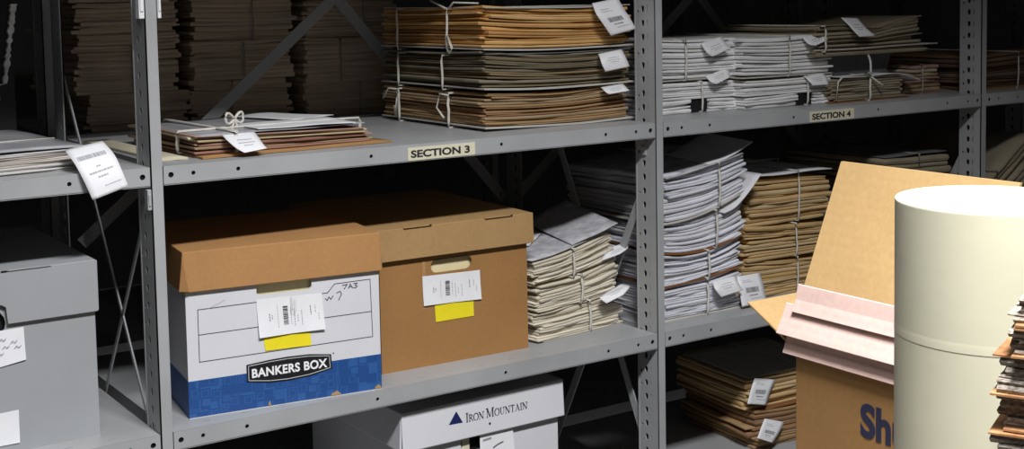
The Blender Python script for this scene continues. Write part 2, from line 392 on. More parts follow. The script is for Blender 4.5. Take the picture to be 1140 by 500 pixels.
def tie(parent, loops, r=.0018, m='string', name='string', extra=()):
    """Cotton tape tied round a bundle. loops: ('x', x, d, z0, z1) runs front to back at x; ('y', y, xa, xb, z0, z1) runs side to side at y."""
    mb = MB()
    for l in loops:
        rnd = random.Random(str(l)); jt = lambda: rnd.uniform(-.0012, .0012)
        if l[0] == 'x':
            _, x, d, a, b = l[:5]; f = l[5] if len(l) > 5 else -.004; P = []
            for k in range(7): P.append((x+jt(), f+jt()*.4-.0015*math.sin(k*.52), a+(b-a)*k/6))
            for k in range(1, 9): P.append((x+jt(), f+(d-f+.004)*k/8, b))
            for k in range(1, 5): P.append((x+jt(), d+.004, b-(b-a)*k/4))
            for k in range(1, 8): P.append((x+jt(), d+.004-(d-f+.004)*k/8, a))
        else:
            _, y, xa, xb, a, b = l; P = []
            for k in range(7): P.append((xa-.003+jt()*.4, y+jt(), a+(b-a)*k/6))
            for k in range(1, 9): P.append((xa+(xb-xa)*k/8, y+jt(), b))
            for k in range(1, 5): P.append((xb+.003, y+jt(), b-(b-a)*k/4))
            for k in range(1, 8): P.append((xb-(xb-xa)*k/8, y+jt(), a))
        mb.tube(P, r, m, closed=True, flat=1.5)
    for e in extra: mb.tube(e, r, m, flat=1.3)
    return mb.build(name, parent)
def bow(c, s, ax=(1, 0, 0), up=(0, 0, 1)):
    """Two loops and two tails of a tied bow about c, size s."""
    c = Vector(c); a = Vector(ax); u = Vector(up); out = []
    for sg in (-1, 1):
        out.append([c+a*sg*s*(.9*math.sin(t)**1)+u*s*.40*math.sin(2*t)+u*s*.12*math.sin(t) for t in [math.pi*k/10 for k in range(11)]])
        out.append([c+a*sg*s*.35*k/5-u*s*.9*(k/5)**1.2 for k in range(6)])
    return out

# ------------------------------------------------------------------ the setting
def room():
    def slab(name, x0, x1, y0, y1, z0, z1, m):
        mb = MB(); mb.box(x0, x1, y0, y1, z0, z1, m); return struct(mb.build(name))
    slab('floor', -3.2, 5.2, -3.4, 2.0, FL-.1, FL, 'floor')
    slab('ceiling', -3.2, 5.2, -3.4, 2.0, 1.5, 1.6, 'wall')
    slab('wall_back', -3.2, 5.2, 1.9, 2.0, FL, 1.5, 'wall')
    slab('wall_left', -3.3, -3.2, -3.4, 2.0, FL, 1.5, 'wall')
    slab('wall_right', 5.2, 5.3, -3.4, 2.0, FL, 1.5, 'wall')
    slab('wall_front', -3.2, 5.2, -3.5, -3.4, FL, 1.5, 'wall')
room()

# ------------------------------------------------------------------ steel shelving
TOPZ = .95
def post(parent, X, back=False, yb=.5):
    """Slotted steel angle: narrow face to the aisle, punched flange running into the depth."""
    mb = MB(); z0 = FL; hh = TOPZ-FL
    y = 0 if not back else yb
    fl = .055
    mb.box(X-W, X, y if not back else y-.002, y+.002 if not back else y, z0, TOPZ, 'steel')
    seg = 10*.0262; nseg = int(hh/seg)+1
    sg = 1 if not back else -1
    for s_ in range(nseg):
      holes = []; sh = min(seg, hh-s_*seg)
      if sh < .02: break
      for k in range(10):
        zc = .0131+k*.0262
        if zc > sh-.01: break
        holes.append([(.034+p[0], zc+p[1]) for p in ((-.0034, .005), (0, .0064), (.0034, .005), (.0046, .0015), (.0028, -.0056), (-.0028, -.0056), (-.0046, .0015))])
        holes.append([(.0215-.0012, zc-.005), (.0215+.0012, zc-.005), (.0215+.0012, zc+.006), (.0215-.0012, zc+.006)])
        if k % 3 == 0: holes.append(ring(.048, zc-.005, .0028, n=8))
      me = plate([(0, 0), (fl, 0), (fl, sh), (0, sh)], holes, .0018)
      T = Matrix(((0, 0, 1, X-W+.0009), (sg, 0, 0, y), (0, 1, 0, z0+s_*seg), (0, 0, 0, 1)))
      mb.mesh(me, T, 'steel')
    mb.box(X-W+.0035, X-W+.0045, min(y+sg*.012, y+sg*.053), max(y+sg*.012, y+sg*.053), z0, TOPZ, 'hole')   # black sheet painting in the shade seen through the holes
    mb.box(X-W-.001, X-W+.0008, y+(.0545 if not back else -.0575), y+(.0575 if not back else -.0545), z0, TOPZ, 'steel')   # turned lip of the flange
    return mb.build('post', parent)
def shelf(parent, X0, X1, z, y0=0, y1=.5, holes=True):
    mb = MB(); t = .0016; lip = .0275; w = X1-X0
    hs = []
    if holes:
        for k, (o, r) in enumerate(((.011, .0042), (.045, .0032), (.115, .0032), (.34, .0030))):
            for x in (o, w-o): hs.append(ring(x, -.0135, r, n=12))
    me = plate([(0, 0), (w, 0), (w, -lip), (0, -lip)], hs, t)
    mb.mesh(me, Matrix(((1, 0, 0, X0), (0, 0, 1, y0+t/2), (0, 1, 0, z), (0, 0, 0, 1))), 'steel')
    mb.box(X0+.001, X1-.001, y0+.004, y0+.006, z-lip+.001, z-.002, 'hole')            # black strip painted as the shaded hollow behind the punched holes
    sl = []
    if holes:
        k = 0
        while .06+k*.062 < w-.04:
            x = .06+k*.062
            sl.append([(x-.005, .024), (x+.005, .024), (x+.006, .0255), (x+.005, .027), (x-.005, .027), (x-.006, .0255)]); k += 1
    me = plate([(0, .001), (w, .001), (w, y1-y0), (0, y1-y0)], sl, t)
    mb.mesh(me, Matrix(((1, 0, 0, X0), (0, 1, 0, y0), (0, 0, 1, z-t/2), (0, 0, 0, 1))), 'steel')
    mb.box(X0, X1, y0+.02, y0+.032, z-.0035, z-.0022, 'hole')  # black strip paints the shade below the slots
    mb.box(X0, X1, y0, y0+.018, z-lip-.0008, z-lip+.0008, 'steel')                     # lip turned under
    mb.box(X0, X1, y1-t, y1, z-lip, z-.001, 'steel')
    mb.box(X0, X0+t, y0+.002, y1, z-lip, z-.001, 'steel'); mb.box(X1-t, X1, y0+.002, y1, z-lip, z-.001, 'steel')
    return mb.build('shelf', parent)
def bar(parent, a, b, wd, t, nrm, name='brace'):
    """Flat steel brace from a to b, wd wide, t thick along nrm."""
    a, b, nrm = Vector(a), Vector(b), Vector(nrm); d = (b-a).normalized(); s = d.cross(nrm).normalized()*wd/2; q = nrm*t/2
    mb = MB(); mb.hexa([a-s-q, a+s-q, b+s-q, b-s-q, a-s+q, a+s+q, b+s+q, b-s+q], 'steel')
    for p in (a+d*.012, b-d*.012):                                                      # bolt heads
        mb.prism([p+q+(s.normalized()*math.cos(k*1.047)+d*math.sin(k*1.047))*.006 for k in range(6)], nrm, .004, 'steel')
    return mb.build(name, parent)
rack = thing('steel_shelving', 'long grey steel shelving with punched posts facing the aisle, carrying boxes and papers', 'shelving', (0, 0, FL))
def rk(o):                                                                              # laid out about the upper shelf, the rack's base is on the floor
    o.location.z -= FL; return o
for n in range(-1, 4): rk(post(rack, n*B)); rk(post(rack, n*B, True))
shelves = {}
for n in range(-1, 3):
    for nm, z in (('up', UP), ('sec', 0), ('lo', LO), ('bo', BO), ('base', -1.19)):
        shelves[n, nm] = rk(shelf(rack, n*B+.0015, (n+1)*B-W-.001, z, holes=nm in ('sec', 'lo')))
for X, f, b in ((0, (.045, -.069), (.47, -.65)), (0, (.052, -.42), (.47, .13)), (B, (.046, -.131), (.47, -.93)), (B, (.040, -.63), (.47, .26)), (2*B, (.046, -.131), (.47, -.93))):
    rk(bar(rack, (X-W+.006, f[0], f[1]), (X-W+.006, b[0], b[1]), .017 if X else .007, .0025, (-1, 0, 0)))
for n in (0, 1):
    rk(bar(rack, (n*B+.02, .505, -.19), (n*B+.93, .505, .575), .022, .0025, (0, -1, 0)))
    rk(bar(rack, (n*B+.02, .509, .83), (n*B+.93, .509, -.20), .022, .0025, (0, -1, 0)))
def clip(px, pz, w_, h_, m='steel'):
    mb = MB(); mb.box(px, px+w_, -.004, .012, pz, pz+h_, m); mb.box(px+w_*.2, px+w_*.8, -.006, -.004, pz+h_*.2, pz+h_*.8, m)
    return rk(mb.build('post_clip', rack, bevel=.001))
clip(-W-.009, .215, .008, .05, 'white')['label'] = 'white clip on the left of the post'
clip(.001, .215, .005, .05, 'white')['label'] = 'white clip on the right of the post'
clip(-W-.007, -.062, .006, .03)
mb = MB(); mb.box(B-W-.004, B-W-.0005, .026, .040, -.062, -.034, 'steel'); mb.tube([(B-W-.008, .033, -.048), (B-W, .033, -.048)], .004, 'steel', seg=8); rk(mb.build('shelf_hook', rack))
for key, s, x0, x1, tx0, tx1 in (((0, 'sec'), 'SECTION 3', .408, .537, .4135, .5265), ((1, 'sec'), 'SECTION 4', 1.336, 1.465, 1.342, 1.455)):
    mb = MB(); mb.box(x0, x1, -.0012, -.0004, -.0265, -.0052, 'cream_label')
    me, T = fit_text(s, tx0, tx1, -.0222, -.0098, -.0014, offset=.034, space=1.0)
    mb.mesh(me, T, 'ink')
    o = mb.build('shelf_label', shelves[key]); o['label'] = 'cream sticker reading ' + s
# second run, back to back with the first
rack2 = thing('steel_shelving', 'dark grey steel shelving standing behind the front run, seen between its posts', 'shelving', (0, .56, FL))
for n in range(-1, 4):
    p = rk(post(rack2, n*B)); p.location.y = 0
for n in range(-1, 3):
    for z in (UP, 0, LO, BO, -1.19): rk(shelf(rack2, n*B+.0015, (n+1)*B-W-.001, z, holes=False))
for n in range(-1, 4): rk(post(rack2, n*B, True))

# ------------------------------------------------------------------ boxes
def lidded(root, w, d, h, lidh, over, m_body, m_lid, hole=None, inner='inner', lid_top_tilt=0, flare=0.004):
    """Storage carton: hollow body with a punched handle in the front, and a deep lid. Front at y = 0."""
    t = .004; mb = MB(); zb = h-.006
    hs = []
    if hole:
        x0, x1, z0, z1, kind = hole; r = (z1-z0)/2*.98
        if kind == 'slot':
            q = [(x1-r+r*math.cos(a), (z0+z1)/2+r*math.sin(a)) for a in [-math.pi/2+math.pi*k/8 for k in range(9)]]
            q += [(x0+r+r*math.cos(a), (z0+z1)/2+r*math.sin(a)) for a in [math.pi/2+math.pi*k/8 for k in range(9)]]
        else: q = [(x0+.005, z0), (x1-.005, z0), (x1, z0+.004), (x1, z1), (x0, z1), (x0, z0+.004)]
        hs = [q]
    mb.mesh(plate([(-w/2, 0), (w/2, 0), (w/2, zb), (-w/2, zb)], hs, t), Matrix(((1, 0, 0, 0), (0, 0, 1, t/2), (0, 1, 0, 0), (0, 0, 0, 1))), m_body)
    mb.box(-w/2, -w/2+t, t, d, 0, zb, m_body); mb.box(w/2-t, w/2, t, d, 0, zb, m_body); mb.box(-w/2+t, w/2-t, d-t, d, 0, zb, m_body)
    mb.box(-w/2+t, w/2-t, t, d-t, 0, t, m_body)
    body = mb.build('body', root, bevel=.0012)
    if hole:
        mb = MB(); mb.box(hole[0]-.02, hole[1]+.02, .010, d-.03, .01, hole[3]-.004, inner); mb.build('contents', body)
    lid = MB(); lw = w/2+over; fy = -over-flare
    lid.box(-lw, lw, -over, d+over, h-t, h, m_lid)
    def skirt(p0, p1, out, fl):
        p0, p1, out = Vector(p0), Vector(p1), Vector(out); dn = Vector((0, 0, -lidh)); q = out*t
        a = [p0+dn+out*fl-q, p1+dn+out*fl-q, p1+dn+out*fl, p0+dn+out*fl, p0-q, p1-q, p1, p0]
        lid.hexa([a[3], a[2], a[1], a[0], a[7], a[6], a[5], a[4]], m_lid)
    skirt((-lw, -over, h-.0005), (lw, -over, h-.0005), (0, -1, 0), flare)
    skirt((lw, d+over, h-.0005), (-lw, d+over, h-.0005), (0, 1, 0), flare)
    skirt((-lw, d+over, h-.0005), (-lw, -over+.002, h-.0005), (-1, 0, 0), flare*.8)
    skirt((lw, -over+.002, h-.0005), (lw, d+over, h-.0005), (1, 0, 0), flare*.8)
    return body, lid, fy
def outline(mb, pts, y, wd, m):
    for a, b in zip(pts, pts[1:]):
        a, b = Vector((a[0], 0, a[1])), Vector((b[0], 0, b[1])); d = (b-a).normalized(); n = Vector((-d.z, 0, d.x))*wd/2; e = d*wd/2
        mb.prism([p+Vector((0, y, 0)) for p in (a-n-e, b-n+e, b+n+e, a+n-e)], (0, -1, 0), .0003, m)
def flat_label(parent, pts, y, name='paper_label', marks=True, m='white', curl=.004, seed=0, rotd=True):
    """Sheet stuck to a box front: four corners (x, z) from lower left, lower edge lifting by curl, turned print and bars."""
    mb = MB(); n = 8; P = [Vector((p[0], 0, p[1])) for p in pts]
    def at(u, v, off=0):
        p = P[0].lerp(P[1], u).lerp(P[3].lerp(P[2], u), v); p.y = y-.0006-curl*(1-v)**2*(.4+.6*abs(2*u-1))-off; return p
    mi = mb.mi(m)
    for o in (0, .0004):
        g = [[mb.bm.verts.new(at(a/n, b/n, o)) for b in range(n+1)] for a in range(n+1)]
        for a in range(n):
            for b in range(n):
                f = mb.bm.faces.new((g[a][b], g[a+1][b], g[a+1][b+1], g[a][b+1])); f.material_index = mi; f.smooth = True
    rnd = random.Random(seed)
    def mk(u0, u1, v0, v1, mm):
        for q in range(3):
            a, b = v0+(v1-v0)*q/3, v0+(v1-v0)*(q+1)/3
            mb.face([at(u0, a, .0007), at(u1, a, .0007), at(u1, b, .0007), at(u0, b, .0007)], mm)
    if marks:
        v = .26
        while v < .76:                                                     # bars lie across: the print is turned a quarter
            l = rnd.uniform(.01, .03); mk(.385, .46, v, v+l, 'ink'); v += l+rnd.uniform(.008, .025)
        for u, v0, v1, mm, wd in ((.17, .40, .60, 'faint', .02), (.21, .44, .56, 'faint', .015), (.30, .2, .8, 'faint', .008), (.50, .25, .7, 'faint', .010), (.55, .2, .66, 'faint', .012), (.60, .3, .5, 'faint', .01), (.66, .2, .6, 'faint', .012), (.80, .45, .72, 'ink', .012), (.87, .5, .7, 'faint', .012), (.92, .3, .5, 'faint', .01)):
            v = v0
            while v < v1:
                l = rnd.uniform(.02, .06); mk(u, u+wd, v, min(v+l, v1), mm); v += l+.02
    return mb.build(name, parent)

# the white, blue and brown storage box
bk = thing('storage_box', 'white storage box with blue lower band, brown lid and black name plate', 'box', (.198, .0265, LO), R(-7.2))
body, lid, fy = lidded(bk, .312, .30, .258, .061, .003, 'boxwhite', 'kraft', (-.046, .043, .178, .222, 'tray'), flare=.005)
# folded corner ear at the left of the lid
lid.prism([(-.160, -.004, .257), (-.152, -.0095, .198), (-.166, -.001, .198)], (0, -1, 0), .003, 'kraft')
lid.build('lid', bk, bevel=.0022)
mb = MB()
mb.box(-.1562, .1562, -.0006, 0, .0015, .058, 'blue'); mb.box(-.1566, -.156, 0, .30, .0015, .058, 'blue'); mb.box(.156, .1566, 0, .30, .0015, .058, 'blue')
for cx_, wd_, hh_ in ((.078, .017, .004), (-.031, .004, .005), (.150, .012, .004)):                           # torn lower edge shows brown board
    mb.prism([(cx_-wd_/2, -.0006, .002), (cx_+wd_/2, -.0006, .002), (cx_+wd_*.35, -.0006, hh_*.8+.002), (cx_+wd_*.1, -.0006, hh_+.005), (cx_-wd_*.2, -.0006, hh_*.6+.004), (cx_-wd_*.4, -.0006, hh_+.002)], (0, -1, 0), .0006, 'kraft_light')
mb.build('printed_band', body)
mb = MB(); Y = 0
outline(mb, [(-.138, .167), (-.138, .086), (.143, .0885), (.141, .183), (.081, .182), (.069, .169), (-.138, .167)], Y, .0011, 'ink')
outline(mb, [(-.138, .128), (.141, .130)], Y, .0011, 'ink'); outline(mb, [(-.121, .167), (-.096, .177)], Y, .0008, 'faint')
mb.build('printed_form', body)
mb = MB()                                                                  # pen marks beside the label
for st in ([(.065, .160), (.068, .157), (.071, .162), (.074, .158), (.078, .163)], [(.084, .167), (.090, .169), (.092, .164), (.087, .155)], [(.094, .178), (.102, .179), (.097, .172)], [(.104, .172), (.107, .179), (.111, .172)], [(.105, .1745), (.110, .1745)], [(.113, .179), (.119, .179), (.1155, .176), (.119, .174), (.116, .1715), (.113, .1725)]):
    outline(mb, st, Y, .0013, 'pen')
mb.build('handwriting', body)
hx = [(-.066, .0445), (-.030, .0385), (0, .0372), (.036, .0395), (.0725, .0465), (.0715, .0695), (.036, .0745), (0, .0755), (-.030, .0745), (-.066, .0715)]
mb = MB(); mb.prism([(x, -.0007, z) for x, z in hx], (0, -1, 0), .0006, 'black')
ins = [(x*.955, .0565+(z-.0565)*.84) for x, z in hx]; outline(mb, ins+ins[:1], -.0013, .0010, 'silver')
me, T = fit_text('BANKERS BOX', -.058, .0645, .0495, .0640, -.0016, offset=.03, space=1.05)
mb.mesh(me, T, 'logo'); mb.build('name_plate', body)
mb = MB(); mb.prism([(.0755+.0012*math.cos(k*.785), -.0003, .0705+.0012*math.sin(k*.785)) for k in range(8)], (0, -1, 0), .0003, 'ink'); mb.build('trade_mark', body)
flat_label(body, [(-.045, .112), (.062, .1125), (.059, .170), (-.047, .172)], 0, seed=3, curl=.005)
o = flat_label(body, [(-.035, .0895), (.0395, .0885), (.038, .113), (-.038, .113)], .0004, 'yellow_sticker', False, 'yellow', .0008)
mb = MB()                                                                  # bent wire clip holding the label
mb.tube([(.008, -.008, .176), (.008, -.008, .150), (.0135, -.009, .148), (.0135, -.008, .171)], .0005, 'silver', seg=5); mb.build('paper_clip', body)

# the brown storage box
tn = thing('storage_box', 'plain brown cardboard storage box with rounded handle slot and yellow sticker', 'box', (.5395, .074, LO), R(-2))
body, lid, fy = lidded(tn, .294, .36, .247, .0535, .009, 'kraft_deep', 'kraft_pale', (-.049, .033, .160, .185, 'slot'), flare=.002)
for a, b_ in ((-.105, -.055), (.055, .108)):                               # locking tabs along the lid's front fold
    lid.box(a, b_, -.0125, -.004, .2465, .2482, 'kraft_pale'); lid.box(b_-.001, b_+.004, -.012, -.006, .2462, .2480, 'hole')
lid.build('lid', tn, bevel=.002)
flat_label(body, [(-.066, .107), (.049, .1035), (.048, .155), (-.066, .158)], 0, seed=5, curl=.003)
flat_label(body, [(-.042, .075), (.034, .0752), (.034, .105), (-.043, .106)], .0004, 'yellow_sticker', False, 'yellow', .0008)
mb = MB(); mb.box(-.066, -.060, -.0004, 0, .10, .185, 'kraft_pale'); mb.build('tape_strip', body)

# the grey archive box, cut by the left frame edge
gy = thing('storage_box', 'grey storage box with white labels and a dark handle slot, at the far left', 'box', (-.2555, .056, LO))
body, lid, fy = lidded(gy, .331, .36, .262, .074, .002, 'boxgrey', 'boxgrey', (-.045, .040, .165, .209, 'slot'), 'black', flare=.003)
L2 = MB()
# lid with its own handle notch: rebuilt front skirt
lid.bm.free()
t = .004; h = .262; lw = .1675
L2.box(-lw, lw, -.003, .364, h-t, h, 'boxgrey')
L2.mesh(plate([(-lw, 0), (-.047, 0), (-.045, .024), (-.038, .028), (.034, .028), (.040, .024), (.042, 0), (lw, 0), (lw, .073), (-lw, .073)], [], t), Matrix(((1, 0, 0, 0), (0, 0, 1, -.0055), (0, 1, 0, h-.075), (0, 0, 0, 1))), 'boxgrey')
L2.box(-lw-.003, -lw, -.004, .364, h-.075, h-.001, 'boxgrey'); L2.box(lw, lw+.003, -.004, .364, h-.075, h-.001, 'boxgrey'); L2.box(-lw, lw, .362, .366, h-.075, h, 'boxgrey')
for a, b_ in ((-.1, .0), (.045, .105)): L2.box(a, b_, -.0075, -.002, h-.0006, h+.0010, 'boxgrey')
L2.box(.036, .044, -.0075, -.004, h-.002, h+.0005, 'hole')
L2.build('lid', gy, bevel=.0018)
flat_label(body, [(-.02, .118), (.065, .131), (.064, .178), (-.018, .176)], 0, seed=8, marks=False, curl=.002)
mb = MB()
for k, (x, z) in enumerate(((.030, .163), (.034, .152), (.045, .158), (.050, .150), (.026, .143))):
    outline(mb, [(x, z), (x+.003, z+.003), (x+.006, z), (x+.009, z+.003)], -.003, .0007, 'faint')
mb.build('handwriting', body)
flat_label(body, [(-.03, .012), (.0515, .0125), (.052, .060), (-.03, .058)], 0, seed=9, marks=False, curl=.001)

# the white box with the mountain logo on the bottom shelf
ir = thing('storage_box', 'white cardboard box with blue triangle and lettering, under the middle shelf', 'box', (.5675, .038, BO))
body, lid, fy = lidded(ir, .318, .36, .281, .066, .008, 'boxwhite', 'boxwhite', (-.048, .045, .185, .223, 'slot'), 'hole', flare=.004)  # contents block in hole black, painting the dark inside the handle slot
lid.build('lid', ir, bevel=.002)
def serif(mb, s, x, z, hgt, y, m):
    """Small-cap roman letters drawn as thick and thin strokes with serifs."""
    G = {'I': (.34, [((.17, 0), (.17, 1), .13)], [(.17, 0), (.17, 1)]),
         'R': (.66, [((.13, 0), (.13, 1), .13), ((.13, .96), (.42, .93), .07), ((.42, .93), (.52, .76), .12), ((.52, .76), (.40, .56), .11), ((.40, .56), (.13, .52), .06), ((.30, .53), (.66, .0), .12)], [(.13, 0), (.13, 1)]),
         'O': (.82, None, []), 'N': (.84, [((.13, 0), (.13, 1), .06), ((.10, 1), (.68, 0), .14), ((.70, 0), (.70, 1), .06)], [(.13, 0), (.08, 1), (.70, 1)]),
         'M': (1.0, [((.14, 0), (.14, 1), .06), ((.14, 1), (.47, .05), .13), ((.47, .05), (.82, 1), .05), ((.83, 0), (.83, 1), .13)], [(.14, 0), (.12, 1), (.83, 0), (.86, 1)]),
         'U': (.80, [((.15, 1), (.15, .3), .12), ((.15, .3), (.26, .06), .10), ((.26, .06), (.48, .04), .07), ((.48, .04), (.64, .3), .06), ((.64, .3), (.64, 1), .06)], [(.15, 1), (.64, 1)]),
         'T': (.70, [((.35, 0), (.35, 1), .13), ((.05, .96), (.65, .96), .07), ((.06, .80), (.06, .98), .05), ((.64, .80), (.64, .98), .05)], [(.35, 0)]),
         'A': (.78, [((.12, 0), (.40, 1), .05), ((.36, 1), (.68, 0), .13), ((.22, .34), (.56, .34), .05)], [(.12, 0), (.68, 0)])}
    for ch, big in s:
        k = hgt*(1.0 if big else .78)
        if ch == ' ': x += .28*k; continue
        wd, strokes, srf = G[ch]
        if strokes is None:
            P = [(.41+.36*math.cos(a), .5+.5*math.sin(a)) for a in [2*math.pi*q/16 for q in range(17)]]
            strokes = [(P[q], P[q+1], .06+.07*abs(math.cos(2*math.pi*(q+.5)/16))) for q in range(16)]
        def stroke(a, b, tw):
            a, b = Vector((x+a[0]*k, 0, z+a[1]*k)), Vector((x+b[0]*k, 0, z+b[1]*k)); d = (b-a).normalized(); n = Vector((-d.z, 0, d.x))*tw*k/2
            mb.prism([p+Vector((0, y, 0)) for p in (a-n, b-n, b+n, a+n)], (0, -1, 0), .0003, m)
        for a, b, tw in strokes: stroke(a, b, tw)
        for q in srf: stroke((q[0]-.15, q[1]*.96+.02), (q[0]+.15, q[1]*.96+.02), .045)
        x += (wd+.05)*k
    return x
ly = fy+.0030
mb = MB(); mb.prism([(-.0765, ly-.001, .2450), (-.0485, ly-.001, .2440), (-.0605, ly+.0003, .2655)], (0, -1, 0), .0006, 'navy')
serif(mb, [('I', 1)]+[(c, 0) for c in 'RON']+[(' ', 0), ('M', 1)]+[(c, 0) for c in 'OUNTAIN'], -.0425, .2425, .0165, ly-.0012, 'ink')
me, T = fit_text('TM', .0845, .0885, .2515, .2530, ly-.0010); mb.mesh(me, T, 'faint')
mb.prism([(.006+.0022*math.cos(q*.785), ly-.002, .2315+.0022*math.sin(q*.785)) for q in range(8)], (0, -1, 0), .0006, 'hole')
mb.build('printed_logo', [c for c in ir.children if c.name.startswith('lid')][0])
flat_label(body, [(-.012, .13), (.062, .135), (.058, .212), (-.011, .214)], -.004, seed=12, marks=False, curl=.006)
mb = MB(); outline(mb, [(-.004, .203), (.010, .204)], -.0062, .003, 'faint'); outline(mb, [(.015, .186), (.024, .190), (.036, .193)], -.007, .001, 'ink'); mb.build('handwriting', body)
mb = MB(); mb.box(-.043, -.028, .003, .008, .188, .215, 'cream_label'); mb.build('inner_note', body)

# ------------------------------------------------------------------ bundles of papers
ZS = {'u': 0, 'l': LO, 'b': BO}
def bundle(name, label, cat, x, y, z, rot=0, group=None): return thing(name, label, cat, (x, y, z), R(rot), group)
T = {}
T['left']=([(-0.129, 0.035, 0.031), (-0.124, 0.0, 0.012), (-0.115, -0.012, -0.014), (-0.107, -0.016, -0.037)],
   [(-0.075, 0.035, 0.040), (-0.068, 0.005, 0.023), (-0.063, -0.012, 0.001), (-0.056, -0.016, -0.022)])
T['flat']=([(0.115, 0.06, 0.034), (0.116, 0.04, 0.026), (0.123, 0.022, 0.015), (0.132, 0.012, 0.008)],
   [(0.169, 0.06, 0.034), (0.168, 0.04, 0.026), (0.167, 0.022, 0.018), (0.169, 0.012, 0.012)])
T['s3a']=([(0.846, 0.075, 0.222), (0.843, 0.058, 0.202), (0.855, 0.052, 0.182), (0.87, 0.05, 0.162)],
   [(0.907, 0.075, 0.231), (0.908, 0.058, 0.21), (0.918, 0.052, 0.192), (0.929, 0.05, 0.173)])
T['s3b']=([(0.859, 0.075, 0.128), (0.852, 0.06, 0.119), (0.852, 0.055, 0.109), (0.859, 0.054, 0.096)],
   [(0.914, 0.075, 0.135), (0.909, 0.06, 0.125), (0.911, 0.055, 0.115), (0.916, 0.054, 0.103)])
T['s3c']=([(0.864, 0.075, 0.066), (0.86, 0.062, 0.062), (0.862, 0.056, 0.057), (0.867, 0.054, 0.054)],
   [(0.916, 0.075, 0.07), (0.912, 0.062, 0.066), (0.913, 0.056, 0.061), (0.916, 0.054, 0.058)])
T['wA1']=([(1.139, 0.105, 0.138), (1.14, 0.09, 0.121), (1.152, 0.085, 0.111)],
   [(1.195, 0.105, 0.150), (1.195, 0.09, 0.135), (1.203, 0.085, 0.127)])
T['wA2']=([(1.151, 0.105, 0.071), (1.151, 0.09, 0.061), (1.161, 0.085, 0.056)],
   [(1.206, 0.105, 0.085), (1.202, 0.09, 0.079), (1.2, 0.085, 0.068)])
T['wB1']=([(1.393, 0.075, 0.142), (1.396, 0.06, 0.128), (1.412, 0.055, 0.124)],
   [(1.449, 0.075, 0.152), (1.447, 0.06, 0.143), (1.449, 0.055, 0.136)])
T['wB2']=([(1.398, 0.075, 0.061), (1.396, 0.06, 0.052), (1.404, 0.055, 0.042)],
   [(1.457, 0.075, 0.065), (1.452, 0.06, 0.055), (1.452, 0.055, 0.042)])
T['C1']=([(1.504, 0.07, 0.18), (1.509, 0.055, 0.166), (1.514, 0.045, 0.153), (1.528, 0.04, 0.139)],
   [(1.557, 0.07, 0.178), (1.556, 0.055, 0.165), (1.562, 0.045, 0.152), (1.579, 0.04, 0.14)])
T['cream1']=([(0.918, 0.12, -0.248), (0.885, 0.1, -0.258), (0.873, 0.09, -0.264)],
   [(0.956, 0.12, -0.244), (0.944, 0.1, -0.25), (0.916, 0.09, -0.257)])
T['cream2']=([(0.884, 0.1, -0.331), (0.859, 0.08, -0.332), (0.867, 0.07, -0.342)],
   [(0.928, 0.1, -0.318), (0.931, 0.08, -0.32), (0.908, 0.07, -0.331)])
T['wl1']=([(1.116, 0.05, -0.331), (1.109, 0.035, -0.342), (1.121, 0.03, -0.359)],
   [(1.178, 0.05, -0.327), (1.171, 0.035, -0.338), (1.179, 0.03, -0.353)])
T['wl2']=([(1.186, 0.055, -0.331), (1.183, 0.045, -0.354), (1.186, 0.04, -0.39)],
   [(1.25, 0.055, -0.332), (1.25, 0.045, -0.356), (1.255, 0.04, -0.389)])
T['b1']=([(1.307, 0.13, -0.578), (1.287, 0.12, -0.595), (1.271, 0.115, -0.623)],
   [(1.368, 0.13, -0.592), (1.344, 0.12, -0.609), (1.326, 0.115, -0.636)])
T['b2']=([(1.316, 0.11, -0.662), (1.295, 0.1, -0.676), (1.28, 0.095, -0.693)],
   [(1.374, 0.11, -0.681), (1.348, 0.1, -0.697), (1.324, 0.095, -0.712)])

# upper shelf, far left: loose papers under grey film
b = bundle('paper_bundle', 'pile of papers under a grey plastic cover, white tag hanging over shelf edge', 'papers', -.262, .036, 0, 7)
stack(.345, .31, .030, 12, 'p_mixed', 1, jx=.004, jy=.004).build('papers', b)
def dome(x, y, z):
    return (x, y, z+.020*math.exp(-((x-.0)/.11)**2-((y-.24)/.10)**2))
sheet(.345, .315, .0012, 'film', z=.0315, bumps=.0018, seed=2, y0=-.002, deform=dome).build('plastic_cover', b)
mb = MB()
mb.tube([(-.17, .05, .0355), (-.05, .07, .0362), (.03, .10, .0375), (.10, .11, .037), (.172, .12, .0355)], .0012, 'string', flat=2.2)
mb.tube([(.0, .10, .040), (.03, .125, .045), (.055, .15, .043), (.03, .155, .047), (.015, .12, .041)], .0022, 'string', flat=1.4)
mb.build('string', b)
slip(b, *T['left'], marks='title', seed=1)

# upper shelf, bay of SECTION 3, left: flat bundle on a tan folder
mb = sheet(.043, .36, .003, 'board_cream', z=0, bumps=.0006, seed=5)
cs = mb.build('folded_sheet'); cs.location = (.038, .055, 0); cs.rotation_euler = (0, 0, R(2)); tag(cs, 'narrow cream folded sheet lying on the shelf beside the grey post', 'paper')
b = bundle('paper_bundle', 'flat bundle of folders on a wide tan folder, bow of white tape on top', 'papers', .241, .042, 0, 2)
sheet(.332, .27, .0028, 'board_tan', z=0, bumps=.0006, seed=6).build('tan_folder', b)
def slope(x, y, z):
    return (x-.02*z/.03, y, z*(1+.25*(-x/.3)))
stack(.305, .27, .026, 9, 'p_red', 7, jx=.006, jy=.006, vary=.7, deform=lambda x, y, z: slope(x-.004, y+.018, z+.0045)).build('folders', b)
mb = sheet(.29, .275, .0012, 'film_light', z=.0315, bumps=.0015, seed=9, y0=.022, x0=-.165, rot=R(2))
